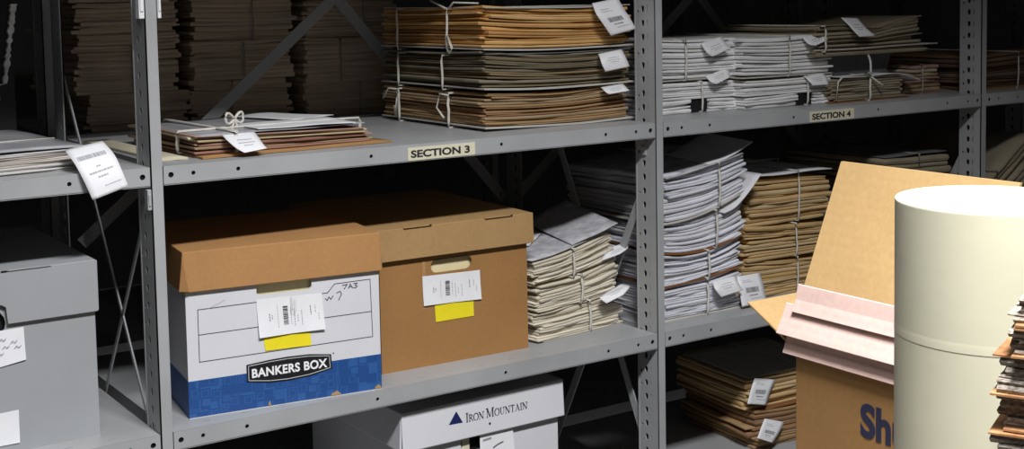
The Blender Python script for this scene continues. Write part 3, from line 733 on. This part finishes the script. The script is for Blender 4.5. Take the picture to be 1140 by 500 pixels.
sheet(.17, .12, .0010, 'sheet_white', z=.0355, bumps=.0012, seed=11, y0=.02, x0=-.06, rot=R(-3), mb=mb)
sheet(.10, .16, .0010, 'sheet_white', z=.0352, bumps=.0012, seed=14, y0=.14, x0=.02, rot=R(20), mb=mb)
mb.build('cover_sheets', b)
tie(b, [('x', -.105, .30, .004, .0375, .012), ('y', .085, -.168, .150, .004, .0372)], .0022, extra=bow((-.075, .085, .050), .022, (.9, .3, 0)))
slip(b, *T['flat'], marks='lines', seed=2)

# upper shelf, SECTION 3 stack of three tied bundles
S3 = 'three tied folder bundles over the SECTION 3 sticker'
def sag(k): return lambda x, y, z: (x, y, z+k*((x-.02)/.17)**2)
specs = [
    (0, .066, 'p_brown', 15, 'brown folder bundle resting on the shelf, lowest of three above SECTION 3 sticker', 's3c', 'lines', 21),
    (.0685, .066, 'p_olive', 13, 'dark grey folder bundle between two others, middle of three above SECTION 3 sticker', 's3b', 'lines', 22),
    (.1385, .078, 'p_orange', 14, 'bright orange folder bundle with barcode tag, topmost above SECTION 3 sticker', 's3a', 'bars', 23)]
for z, h, m, n, lab, tg, mk_, sd in specs:
    b = bundle('folder_bundle', lab, 'folders', .776, .075, z, 0, S3)
    rs = random.Random(sd)
    sheet(.338, .38, .0026, 'board', z=0, bumps=.0008, seed=sd, deform=sag(.004)).build('base_board', b)
    stack(.322, .365, h-.0075, n, m, sd, jx=.004, jy=.004, amp=.35, vary=.6, wob=.003, deform=lambda x, y, z: (x-.003, y+.006, z+.0052+.004*((x-.02)/.17)**2)).build('folders', b)
    if tg != 's3c':
        sheet(.326, .37, .0018, 'board' if tg == 's3a' else 'board_dark', z=h-.0025, bumps=.0008, seed=sd+3, y0=.004, deform=sag(.003)).build('cover_board', b)
    if tg == 's3a':
        tie(b, [('y', .115, -.171, .168, .0015, h+.001), ('y', .30, -.171, .168, .0015, h+.001)], .0017,
            extra=[[(-.176, .11, .030), (-.182, .085, .008), (-.178, .10, -.001), (-.172, .125, .010), (-.176, .11, .030)], [(-.172, .112, h), (-.168, .10, h+.012), (-.14, .06, h+.010)], [(-.172, .115, h), (-.18, .16, h+.016)]])
    elif tg == 's3b':
        tie(b, [('y', .135, -.171, .168, .0015, h-.002), ('y', .30, -.171, .168, .0015, h-.002)], .0017)
    else:
        tie(b, [('y', .115, -.171, .168, .0015, h-.002), ('y', .30, -.171, .168, .0015, h-.002)], .0019,
            extra=[[(-.174, .115, h-.006), (-.180, .135, h-.004), (-.182, .145, h-.03), (-.178, .125, .018)], [(-.174, .30, h-.004), (-.182, .325, h-.002), (-.184, .345, h-.022)], [(-.178, .30, h-.004), (-.186, .285, h-.02), (-.182, .30, .012), (-.178, .312, .03)]])
    slip(b, *T[tg], marks=mk_, seed=sd)

# upper shelf, SECTION 4: white bundles
W4 = 'tied white paper bundles left of the SECTION 4 sticker'
def white_lower(lab, x, y, w, h, gx, gw, tg, sd):
    b = bundle('paper_bundle', lab, 'papers', x, y, 0, 0, W4)
    mb = stack(gx+w/2, .31, h*.42, 4, 'p_white', sd, jx=.001, jy=.003, x0=-w/2, mb=MB())
    stack(w/2-gx-gw, .31, h*.42, 4, 'p_white', sd+1, jx=.001, jy=.003, x0=gx+gw, mb=mb)
    stack(w, .31, h*.55, 6, 'p_white', sd+2, jx=.004, jy=.004, amp=.35, vary=.6, deform=lambda px, py, pz: (px, py, pz+h*.44), mb=mb)
    mb.build('papers', b)
    mb = MB(); mb.box(gx+.001, gx+gw-.001, .004, .30, .0008, h*.41, 'black'); mb.build('gap_shade', b)  # black block paints the shade in the gap between the two piles
    tie(b, [('x', gx+gw*.55, .31, .0015, h)], .0017)
    slip(b, *T[tg], marks='none', seed=sd); return b
def white_upper(lab, x, y, z, w, h, tx, tg, sd):
    b = bundle('paper_bundle', lab, 'papers', x, y, z, 0, W4)
    sheet(w+.006, .315, .0022, 'board', z=0, bumps=.0006, seed=sd).build('base_board', b)
    stack(w, .31, h-.004, 10, 'p_white', sd, jx=.005, jy=.005, amp=.3, vary=.6, deform=lambda px, py, pz: (px+.05*pz, py+.002, pz+.0035+.006*max(0, -px/w))).build('papers', b)
    tie(b, [('x', tx, .31, .0015, h+.002)], .0017)
    slip(b, *T[tg], marks='none', seed=sd); return b
white_lower('lower white paper bundle with black gap, beside the grey post on the upper shelf', 1.118, .105, .25, .062, -.006, .048, 'wA2', 31)
white_upper('upper white paper bundle beside the grey post, tag curling at its right corner', 1.117, .105, .0645, .25, .080, -.02, 'wA1', 33)
white_lower('lower white paper bundle with black gap, under the neat white bundle at SECTION 4', 1.357, .075, .252, .060, .024, .044, 'wB2', 35)
white_upper('upper white paper bundle of even layers, just left of the SECTION 4 sticker', 1.353, .075, .0625, .254, .082, .0, 'wB1', 37)

# upper shelf, right of SECTION 4 sticker: three things piled
b = bundle('paper_bundle', 'small taupe bundle tied with white tape, on the shelf right of SECTION 4 sticker', 'papers', 1.587, .058, 0)
sheet(.25, .28, .002, 'board_brown', z=0, bumps=.0005, seed=41).build('base_board', b)
stack(.225, .27, .048, 9, 'p_taupe', 42, jx=.006, jy=.005, vary=.6, deform=lambda x, y, z: (x-.006, y+.004, z+.003)).build('papers', b)
sheet(.25, .26, .0014, 'sheet_white', z=.052, bumps=.002, seed=43, y0=-.004, x0=-.095, deform=lambda x, y, z: (x, y, z-.020*max(0, (x-.05)/.11)**2)).build('cover_sheet', b)
tie(b, [('x', -.010, .275, .0015, .0545)], .0020, extra=[[(-.010, -.006, .053), (.01, -.012, .038), (.024, -.014, .030)], [(-.010, -.006, .053), (-.03, -.008, .060), (-.012, -.008, .062), (-.004, .0, .085), (-.006, .01, .11)], [(-.115, -.006, .008), (-.113, -.007, .045), (-.09, .0, .056), (-.012, -.004, .056)]])
b = bundle('binder', 'dark grey binder lying between two taupe bundles beside the white papers', 'binder', 1.595, .11, .0545)
mb = MB(); mb.box(-.12, .11, 0, .28, 0, .003, 'board_dark'); mb.box(-.12, .11, 0, .28, .042, .045, 'board_dark'); mb.box(-.123, .113, .27, .276, 0, .045, 'board_dark')
mb.prism([(-.12, -.002, .001), (.095, -.002, .001), (.112, -.002, .044), (-.12, -.002, .044)], (0, -1, 0), .002, 'board_dark'); mb.build('cover', b, bevel=.001)
stack(.21, .25, .037, 6, 'p_olive', 45, jx=.002, jy=.002, deform=lambda x, y, z: (x-.006, y+.008, z+.004)).build('pages', b)
b = bundle('paper_bundle', 'wide taupe bundle with hanging tag on a jutting grey board, above the dark binder', 'papers', 1.605, .058, .1005)
sheet(.385, .30, .0024, 'board', z=.012, bumps=.0012, seed=46, x0=-.185, deform=lambda x, y, z: (x, y, z+.006*x)).build('base_board', b)
stack(.35, .28, .012, 5, 'p_taupe', 48, jx=.006, jy=.004, x0=-.19).build('lower_papers', b)
stack(.325, .28, .048, 11, 'p_taupe', 47, jx=.008, jy=.006, vary=.7, amp=.4, deform=lambda x, y, z: (x-.02, y+.003, z+.0165-.010*math.exp(-((x-.02)/.04)**2)*z/.05+.012*max(0, x/.16)**2*z/.05)).build('papers', b)
tie(b, [('x', -.165, .28, .010, .064)], .0018)
slip(b, *T['C1'], marks='lines', seed=5)
b = bundle('folder_bundle', 'dim reddish folder pile at the right end, behind the farther grey post', 'folders', 1.80, .10, 0)
stack(.13, .30, .066, 9, 'p_red', 49, jx=.006, jy=.006, vary=.7).build('folders', b)
tie(b, [('x', .0, .30, .0015, .067)], .0016, 'dark_string')
# next bay to the right
b = bundle('folder_bundle', 'brown folder bundle on an orange board at the right frame edge', 'folders', 2.08, .06, 0)
sheet(.30, .30, .004, 'board_tan', z=0, bumps=.0005, seed=51).build('base_board', b)
stack(.28, .29, .078, 10, 'p_dark', 52, jx=.006, jy=.006, vary=.7, amp=.4, deform=lambda x, y, z: (x, y+.003, z+.005)).build('folders', b)
tie(b, [('x', .015, .29, .0015, .086)], .0016)

# back row: old tied files filling the dark behind SECTION 3
BR = 'old brown file piles in the dark behind the front shelving'
rnd = random.Random(77)
for c, (x0, x1, place) in enumerate(((.052, .256, 'in the first column right of the post'), (.266, .486, 'in the middle column'), (.497, .718, 'in the column behind the orange bundle'))):
    z = 0; k = 0
    for hh in ((.085, .075, .09, .07, .05) if c % 2 else (.07, .09, .08, .065, .06)):
        nm = ('lowest', 'second', 'third', 'fourth', 'topmost')[k]
        b = bundle('file_pile', f'dim brown tied files, {nm} from the shelf, {place}', 'files', (x0+x1)/2+rnd.uniform(-.012, .012), .585+rnd.uniform(0, .012), z, rnd.uniform(-2, 2), BR)
        stack(x1-x0-.012, .30, hh-.001, 13, 'p_dim', 100+c*10+k, jx=.0035, jy=.002, vary=.8, amp=.15, gap=.04, nx=8, ny=6).build('files', b)
        tie(b, [('x', rnd.uniform(-.03, .03), .30, .001, hh-.003)], .0012, 'dark_string')
        z += hh; k += 1
b = bundle('file_pile', 'dim low file pile with pale top edge, behind the white SECTION 4 papers', 'files', 1.42, .585, 0, 0)
stack(.46, .30, .115, 10, 'p_olive', 150, jx=.006, jy=.004, vary=.8, nx=10, ny=6).build('files', b)
sheet(.47, .30, .0025, 'board', z=.1165, bumps=.0004, seed=151).build('cover_board', b)
# dark upright binder with a ragged plastic edge, far left
b = bundle('binder', 'black upright binder with a ragged pale plastic edge, in the dark at far left', 'binder', -.112, .43, 0, 0)
mb = MB(); mb.box(-.10, .02, .03, .045, .001, .27, 'black'); mb.box(-.10, -.085, .03, .10, .001, .27, 'black'); mb.box(-.10, .02, .085, .10, .001, .27, 'black'); mb.build('cover', b, bevel=.001)
mb = MB(); rnd = random.Random(5); P = []
for k in range(40):
    v = k/39; z = .04+.20*v; x = -.008+.03*v+(-.022 if v < .32 else 0)*(1 if v > .25 else .5)
    P.append((x, z, rnd.uniform(.003, .011)))
for (x, z, w), (x2, z2, w2) in zip(P, P[1:]):
    mb.hexa([(x-w/2, .022, z), (x+w/2, .022, z), (x+w/2, .030, z), (x-w/2, .030, z), (x2-w2/2, .020, z2), (x2+w2/2, .020, z2), (x2+w2/2, .030, z2), (x2-w2/2, .030, z2)], 'torn')
mb.build('ragged_edge', b)['label'] = 'crumpled pale plastic edge'

def curve3(a, b, c):
    """Height along a bundle's width, through its left end, middle and right end."""
    return lambda u: a+(-3*a+4*b-c)*u+(2*a-4*b+2*c)*u*u
def between(lo, hi, w, h, lean=0, z0=0, y0=0):
    def D(x, y, z):
        u = min(1.08, max(-.08, x/w+.5)); t = z/h
        zz = lo(u)+(hi(u)-lo(u))*t; return (x+lean*zz, y+y0, zz-z0)
    return D
# lower shelf: cream papers beside the brown box
CR = 'three tied cream paper bundles beside the brown box'
CB = [curve3(0, 0, 0), curve3(.054, .058, .066), curve3(.104, .111, .128), curve3(.152, .165, .190)]
for k, lab in enumerate(('lowest cream paper bundle beside the brown box, resting on the shelf', 'middle cream paper bundle of the stack beside the brown box', 'topmost cream paper bundle beside the brown box, under grey printed sheets')):
    lo, hi = CB[k], CB[k+1]; z0 = lo(0); h = .06
    b = bundle('paper_bundle', lab, 'papers', .828, .092, LO+z0, 7, CR)
    D = between(lo, hi, .214, h, -.13, z0)
    stack(.214-.006*k, .29, h-.001, 12, 'p_cream', 60+k, jx=.006, jy=.004, amp=.4, vary=.7, wob=.003, deform=D).build('papers', b)
    tx = .015-.012*k; u = tx/.214+.5
    tie(b, [('x', tx-.008*k, .29, lo(u)-z0+.0012, hi(u)-z0+.001)], .0018)
    if k == 2:
        top = lambda x, y, z: (x-.022, y, hi(min(1.2, max(-.1, x/.214+.5)))-z0+z)
        mb = sheet(.20, .27, .0012, 'sheet', z=.001, bumps=.0012, seed=64, y0=.0, x0=-.105, deform=top)
        sheet(.10, .20, .0010, 'sheet', z=.004, bumps=.0012, seed=65, y0=-.012, x0=.022, rot=R(-14), deform=lambda x, y, z: top(x, y, z+.010*max(0, x/.11)), mb=mb)
        sheet(.07, .05, .0012, 'sheet_white', z=.006, bumps=.001, seed=66, y0=.09, x0=-.06, rot=R(30), deform=top, mb=mb)
        mb.build('cover_sheets', b)
    if k == 1: slip(b, *T['cream1'], marks='none', seed=61)
    if k == 0: slip(b, *T['cream2'], marks='lines', seed=62)

# lower shelf right of the middle post: cool white bundles
WL = 'four tied white paper bundles on the lower shelf right of the post'
WB = [curve3(0, 0, 0), curve3(.0665, .072, .084), curve3(.134, .127, .150), curve3(.190, .199, .2315), curve3(.2785, .292, .3135)]
for k, (n, lab) in enumerate(((15, 'lowest white bundle right of the post on the lower shelf, two tags hanging'), (13, 'second white bundle from the lower shelf, right of the middle post'),
                              (9, 'third white bundle up with a sagging brown board, right of the middle post'), (16, 'topmost white bundle right of the middle post, corner sheet lifting'))):
    lo, hi = WB[k], WB[k+1]; z0 = min(lo(0), lo(.5)); h = .07
    b = bundle('paper_bundle', lab, 'papers', 1.097+(0, 0, .003, -.004)[k], .055, LO+z0, 0, WL)
    D = between(lo, hi, .214, h, (0, .02, .02, .05)[k], z0)
    Db = lambda x, y, z_, lo=lo, z0=z0: (x, y, lo(x/.214+.5)-z0+z_)
    sheet(.214, .31, .0020, 'board_brown' if k in (1, 2) else 'board', z=0, bumps=.0003, seed=70+k, deform=Db).build('base_board', b)
    stack(.208, .305, h-.004, n, 'p_bluish', 70+k, jx=.005, jy=.005, amp=.35, vary=.7, wob=.003, deform=lambda x, y, z_: D(x, y+.003, z_+.0035)).build('papers', b)
    tx = (.008, .012, .03, .045)[k]; u = tx/.214+.5
    tie(b, [('x', tx, .31, lo(u)-z0+.0012, hi(u)-z0+.001)], .0019)
    top = lambda x, y, z: (x+.014, y, hi(min(1.15, max(-.05, x/.214+.5)))-z0+z)
    if k == 3:
        sheet(.20, .30, .0012, 'sheet', z=.001, bumps=.0012, seed=77, y0=-.004, x0=-.105, deform=lambda x, y, z_: top(x, y, z_)).build('cover_sheet', b)
        sheet(.11, .16, .0012, 'sheet_white', z=.004, bumps=.001, seed=79, y0=-.004, x0=.015, rot=R(-6), deform=lambda x, y, z_: top(x, y, z_+.014*max(0, (x-.05)/.07))).build('corner_sheet', b)
    if k == 2:
        sheet(.10, .20, .0012, 'sheet_white', z=-.010, bumps=.001, seed=78, y0=-.006, x0=.035, deform=lambda x, y, z_: top(x, y, z_+.030*max(0, (x-.06)/.07)**1.4)).build('loose_sheet', b)
    if k == 0: slip(b, *T['wl1'], marks='lines', seed=71); slip(b, *T['wl2'], marks='bars', seed=72)

# lower shelf: manila bundles
ML = 'three manila folder bundles beside the white bundles'
for k, (z, h, dx, lab) in enumerate(((0, .075, .0, 'lowest manila folder bundle right of the white bundles, behind the carton'), (.077, .070, -.003, 'middle manila folder bundle right of the white bundles'), (.150, .092, .004, 'topmost manila folder bundle right of white bundles, grey sheet on top'))):
    b = bundle('folder_bundle', lab, 'folders', 1.372+dx, .092, LO+z, 0, ML)
    stack(.245, .30, h-.001, 12, 'p_manila', 80+k, jx=.006, jy=.005, amp=.4, vary=.7, wob=.003, deform=lambda x, y, z_: (x, y, z_*(1-.10*x/.12))).build('folders', b)
    if k == 2:
        sheet(.25, .30, .0014, 'sheet_white', z=h+.010, bumps=.002, seed=84, y0=.0, deform=lambda x, y, z_: (x, y, z_-.04*(x+.0)*.5)).build('cover_sheet', b)
        tie(b, [('x', .02, .30, .002, h+.016), ('y', .16, -.124, .124, .002, h+.0185)], .0015)
    else: tie(b, [('x', .02, .30, .001, h)], .0015)
b = bundle('paper_bundle', 'dim taupe bundle beyond the carton, near the farther grey post', 'papers', 1.755, .07, LO)
stack(.22, .30, .262, 16, 'p_taupe', 88, jx=.008, jy=.006, amp=.3, vary=.6).build('papers', b)
sheet(.21, .29, .0014, 'board_dark', z=.263, bumps=.001, seed=89, y0=.004).build('cover_sheet', b)
tie(b, [('x', .0, .30, .001, .266)], .0016, 'dark_string')
b = bundle('paper_bundle', 'slanting taupe bundle right of the farther post, tied with thin string', 'papers', 2.04, .06, LO)
sl = lambda x, y, z: (x, y, z+.30*(x+.13)+.30*max(0, x+.02)*(1 if x > -.02 else 0)*.6)
stack(.25, .30, .14, 9, 'p_taupe', 90, jx=.006, jy=.006, vary=.8, amp=.3, deform=lambda x, y, z: (x, y, .0+(z*(1.0)+(.55*(x+.125) if z > .001 else 0)*min(1, z/.02)))).build('papers', b)
tie(b, [('x', -.02, .30, .002, .205)], .0016, 'dark_string')

# bottom shelf right of the middle post
BB = 'two brown folder bundles on the bottom shelf'
for k, (z, h, x, y, lab) in enumerate(((0, .084, 1.425, .12, 'lower brown folder bundle with barcode tag on the bottom shelf'), (.085, .070, 1.42, .135, 'upper brown folder bundle with barcode tag, second on the bottom shelf'))):
    b = bundle('folder_bundle', lab, 'folders', x, y, BO+z, -4, BB)
    stack(.25, .235, h-.002, 10, 'p_brown' if k == 0 else 'p_manila', 95+k, jx=.008, jy=.006, amp=.4, vary=.7).build('folders', b)
    sheet(.24, .225, .0014, 'board' if k else 'board_brown', z=h-.0015, bumps=.001, seed=97+k).build('cover_sheet', b)
    tie(b, [('x', .03, .236, .001, h+.002)], .0015)
    slip(b, *T['b2' if k == 0 else 'b1'], marks='bars', seed=98+k)

# ------------------------------------------------------------------ foreground: table, carton, roll, worn volumes
tb = thing('work_table', 'table in the aisle carrying the carton, the roll and the worn volumes', 'table', (.62, -1.12, FL), 0)
TX0, TX1, TY0, TY1 = .10, 1.15, -1.62, -.70
def tbx(mb, *a):
    x0, x1, y0, y1, z0, z1, m = a; mb.box(x0-.62, x1-.62, y0+1.12, y1+1.12, z0-FL, z1-FL, m)
mb = MB(); tbx(mb, TX0, TX1, TY0, TY1, TB-.03, TB, 'table'); mb.build('table_top', tb, bevel=.003)
for x in (TX0+.05, TX1-.09):
    for y in (TY0+.05, TY1-.09):
        mb = MB(); tbx(mb, x, x+.04, y, y+.04, FL, TB-.03, 'steel'); mb.build('leg', tb, bevel=.002)
ct = thing('carton', 'open brown shipping carton with dark navy lettering and a tall raised flap', 'box', (.53, -.74, TB))
CL, CW, CH = .255, .30, .245               # along -Y, along +X, height; local x = +X, y = -Y measured from the far edge
mb = MB(); t = .004
mb.box(0, t, -CL, 0, 0, CH, 'kraft_ship'); mb.box(CW-t, CW, -CL, 0, 0, CH, 'kraft_ship'); mb.box(t, CW-t, -t, 0, 0, CH, 'kraft_ship'); mb.box(t, CW-t, -CL, -CL+t, 0, CH, 'kraft_ship'); mb.box(t, CW-t, -CL+t, -t, 0, t, 'kraft_ship')
body = mb.build('body', ct, bevel=.001)
def flap(pts, n, m='kraft_light', t=.004):
    mb = MB(); mb.prism(pts, n, t, m); return mb.build('flap', ct, bevel=.0008)
z0 = CH-.001
q = [(.0, .245), (.013, .323), (.080, .4745)]                               # raised flap, creased once: (x, z) profile
mb = MB()
for a, b_ in zip(q, q[1:]):
    mb.hexa([(a[0], -CL, a[1]), (a[0]+t, -CL, a[1]), (a[0]+t, 0, a[1]), (a[0], 0, a[1]), (b_[0], -CL, b_[1]), (b_[0]+t, -CL, b_[1]), (b_[0]+t, 0, b_[1]), (b_[0], 0, b_[1])], 'kraft_light')
mb.build('flap', ct)['label'] = 'tall raised tan flap'
flap([(.002, -.002, z0), (CW-.002, -.002, z0), (CW-.002, .086, z0+.046), (.002, .086, z0+.046)], (0, -.35, .7))
flap([(.015, -CL, z0), (CW-.002, -CL, z0), (CW-.02, -CL-.035, z0+.175), (.085, -CL-.0444, z0+.222)], (0, -1, 0))
flap([(CW, -CL+.003, z0), (CW, -.003, z0), (CW+.12, -.003, z0-.09), (CW+.12, -CL+.003, z0-.09)], (.6, 0, .8))
mb = MB(); me = text('Shu', 1.0, extrude=.01, offset=.035, space=1.0); a, b_, c_, d_ = span(me); sz = .041/(d_-c_); sx = sz*.90
mb.mesh(me, Matrix(((0, 0, .02, -.0006), (-sx, 0, 0, -.103+a*sx), (0, sz, 0, .1685-c_*sz), (0, 0, 0, 1))), 'navy2')
mb.build('printed_lettering', body)
PK = 'pinkish boards shingled over the carton edge'
for lab, prof, ye in (('topmost pinkish board on the carton, against the tall flap', [(.534, -.120), (.5295, -.138), (.5225, -.1525)], -.740),
                  ('middle pinkish board on the carton, jutting furthest out', [(.532, -.146), (.524, -.163), (.5140, -.181)], -.722),
                  ('lowest pinkish board on the carton, over the dark lettering', [(.531, -.176), (.527, -.192), (.5210, -.206)], -.726)):
    p = thing('pinkish_board', lab, 'board', (.53, ye, -.205), 0, PK)
    P = [Vector((x-.53, 0, z+.205)) for x, z in prof]; ln = -.990-ye
    d = (P[-1]-P[0]).normalized(); n = Vector((-d.z, 0, d.x))
    if n.x < 0: n = -n
    mb = MB(); mb.prism(P+[q+n*.004 for q in reversed(P)], (0, 1, 0), ln, 'pink'); mb.build('liner', p, bevel=.0006)
    mb = MB(); mb.prism([P[0]+n*.0006+d*.0003, P[0]+n*.0034+d*.0003, P[0]+n*.0034-d*.0006, P[0]+n*.0006-d*.0006], (0, 1, 0), ln, 'boxwhite'); mb.build('cut_edge', p)

# the big cream roll
TR, TXc, TYc, TH = .0855, .3735, -1.1337, .4975
tu = thing('paper_roll', 'large upright cream wrapped roll with a white top, in front of the carton', 'roll', (TXc, TYc, TB))
def revolve(prof, m, seg=96, cap=False):
    mb = MB(); mi = mb.mi(m); rg = [[mb.bm.verts.new((r*math.cos(2*math.pi*k/seg), r*math.sin(2*math.pi*k/seg), z)) for k in range(seg)] for r, z in prof]
    for A, Bq in zip(rg, rg[1:]):
        for k in range(seg):
            f = mb.bm.faces.new((A[k], A[(k+1) % seg], Bq[(k+1) % seg], Bq[k])); f.material_index = mi; f.smooth = True
    if cap:
        for g in (rg[0][::-1], rg[-1]): mb.bm.faces.new(g).material_index = mi
    return mb
prof = [(TR-.003, 0), (TR, .002)]+[(TR, .002+(TH-.006)*k/24) for k in range(1, 25)]+[(TR, TH-.0025), (TR, TH-.001), (TR-.0006, TH), (TR-.0018, TH), (TR-.0022, TH-.002), (TR-.0022, TH-.01)]
mb = revolve(prof, 'tube'); mb.build('wrapping', tu)
mb = revolve([(TR-.0024, .002), (TR-.0024, TH-.0015), (TR-.004, TH-.0008), (.002, TH-.0008)], 'tubecap', cap=True); mb.build('end_cap', tu)
mb = MB()
for k, (ux, uy) in enumerate(((.012, -.030), (.020, -.026), (.016, -.038), (.026, -.030))):
    mb.box(ux, ux+.004, uy, uy+.0012, TH-.0008, TH-.0004, 'faint')
mb.build('pencil_marks', tu)
for z in (.375, .235):                                                     # overlapping turns of the wrapper
    mb = revolve([(TR-.0002, z), (TR+.00015, z), (TR+.00015, z+.0005), (TR+.00012, z+.004), (TR+.00005, z+.008), (TR-.0002, z+.012)], 'tube'); mb.build('wrapper_edge', tu)

# worn volumes at the right frame edge
WV = 'stack of worn tan volumes at the right frame edge'
rnd = random.Random(9); z = TB; k = 0; top = .006
hs = [rnd.uniform(.022, .036) for _ in range(17)]
sc = (top-TB)/sum(hs)
names = ['lowest', 'second', 'third', 'fourth', 'fifth', 'sixth', 'seventh', 'eighth', 'ninth', 'tenth', 'eleventh', 'twelfth', 'thirteenth', 'fourteenth', 'fifteenth', 'sixteenth', 'topmost']
off = [0, .006, -.004, .004, .0, -.006, .004, -.002, .006, -.004, -.002, .005, .000, -.004, .002, -.010, -.012]
for k, h in enumerate(hs):
    h *= sc
    b = bundle('worn_volume', f'worn tan volume with speckled page edges at the right frame edge, {names[k]} in its stack', 'book', .3156, -1.3325, z, -66+rnd.uniform(-3, 3), WV)
    dx = -off[k]
    stack(.215, .095, h-.004, 5, 'worn_pages', 200+k, jx=.003, jy=.003, amp=.05, rotj=.5, curlp=0, vary=.6, wob=.002, gap=.10, nx=10, ny=6, x0=-.112+dx, deform=lambda x, y, z_: (x, y-.064, z_+.002)).build('pages', b)
    for s in (0, 1):
        if s and k % 3 == 1: continue
        wv = rnd.uniform(.214, .218)+(.009 if k == 12 and s else 0)
        sheet(wv, .100, .0016, 'worn_cover', z=(h-.0022) if s else .0002, bumps=.0004, seed=230+2*k+s, y0=-.066+rnd.uniform(-.003, .003), x0=-.112+dx+rnd.uniform(-.004, .003)-(.009 if k == 12 and s else 0), rot=R(rnd.uniform(-2, 2)), nx=18).build('cover', b)
    z += h

# ------------------------------------------------------------------ lift, camera, light
for o in C.objects:
    if o.parent is None: o.location.z += LIFT
f, ppy, yaw, pitch, roll = 1472.56, 111.185, .590582, -.0773241, -.0183293
cx, cy, cz = -.640488, -1.871838, .23581
cam = bpy.data.cameras.new('camera'); co = bpy.data.objects.new('camera', cam); C.objects.link(co); bpy.context.scene.camera = co
F = Vector((math.sin(yaw)*math.cos(pitch), math.cos(yaw)*math.cos(pitch), math.sin(pitch)))
Rt = Vector((math.cos(yaw), -math.sin(yaw), 0)); U = Rt.cross(F)
R2 = Rt*math.cos(roll)+U*math.sin(roll); U2 = -Rt*math.sin(roll)+U*math.cos(roll)
co.matrix_world = Matrix(((R2.x, U2.x, -F.x, cx), (R2.y, U2.y, -F.y, cy), (R2.z, U2.z, -F.z, cz+LIFT), (0, 0, 0, 1)))
cam.sensor_width = 36; cam.sensor_fit = 'HORIZONTAL'; cam.lens = f/1140*36; cam.clip_start = .02
cam.shift_y = -(250-ppy)/1140
def area(name, loc, sx, sy, power, colr=(1, .97, .93), rot=(0, 0, 0)):
    l = bpy.data.lights.new(name, 'AREA'); l.shape = 'RECTANGLE'; l.size = sx; l.size_y = sy; l.energy = power; l.color = colr
    o = bpy.data.objects.new(name, l); C.objects.link(o); o.location = (loc[0], loc[1], loc[2]+LIFT); o.rotation_euler = rot; return o
lamp = area('ceiling_lamp_and_fill', (.05, -1.55, 1.45), .6, .22, 72, (.98, .985, 1)); lamp.data.spread = R(126)
fill_lamp = area('ceiling_lamp_and_fill', (-.75, -1.5, 1.45), .6, .22, 10, (.98, .985, 1))  # added fill light for the carton front, not a real fixture
w = bpy.data.worlds.new('world'); bpy.context.scene.world = w; w.use_nodes = True
w.node_tree.nodes['Background'].inputs[0].default_value = (.5, .5, .52, 1); w.node_tree.nodes['Background'].inputs[1].default_value = .02
sc_ = bpy.context.scene; sc_.view_settings.view_transform = 'Standard'; sc_.view_settings.look = 'None'; sc_.view_settings.exposure = 0; sc_.view_settings.gamma = 1; sc_.view_settings.use_curve_mapping = False
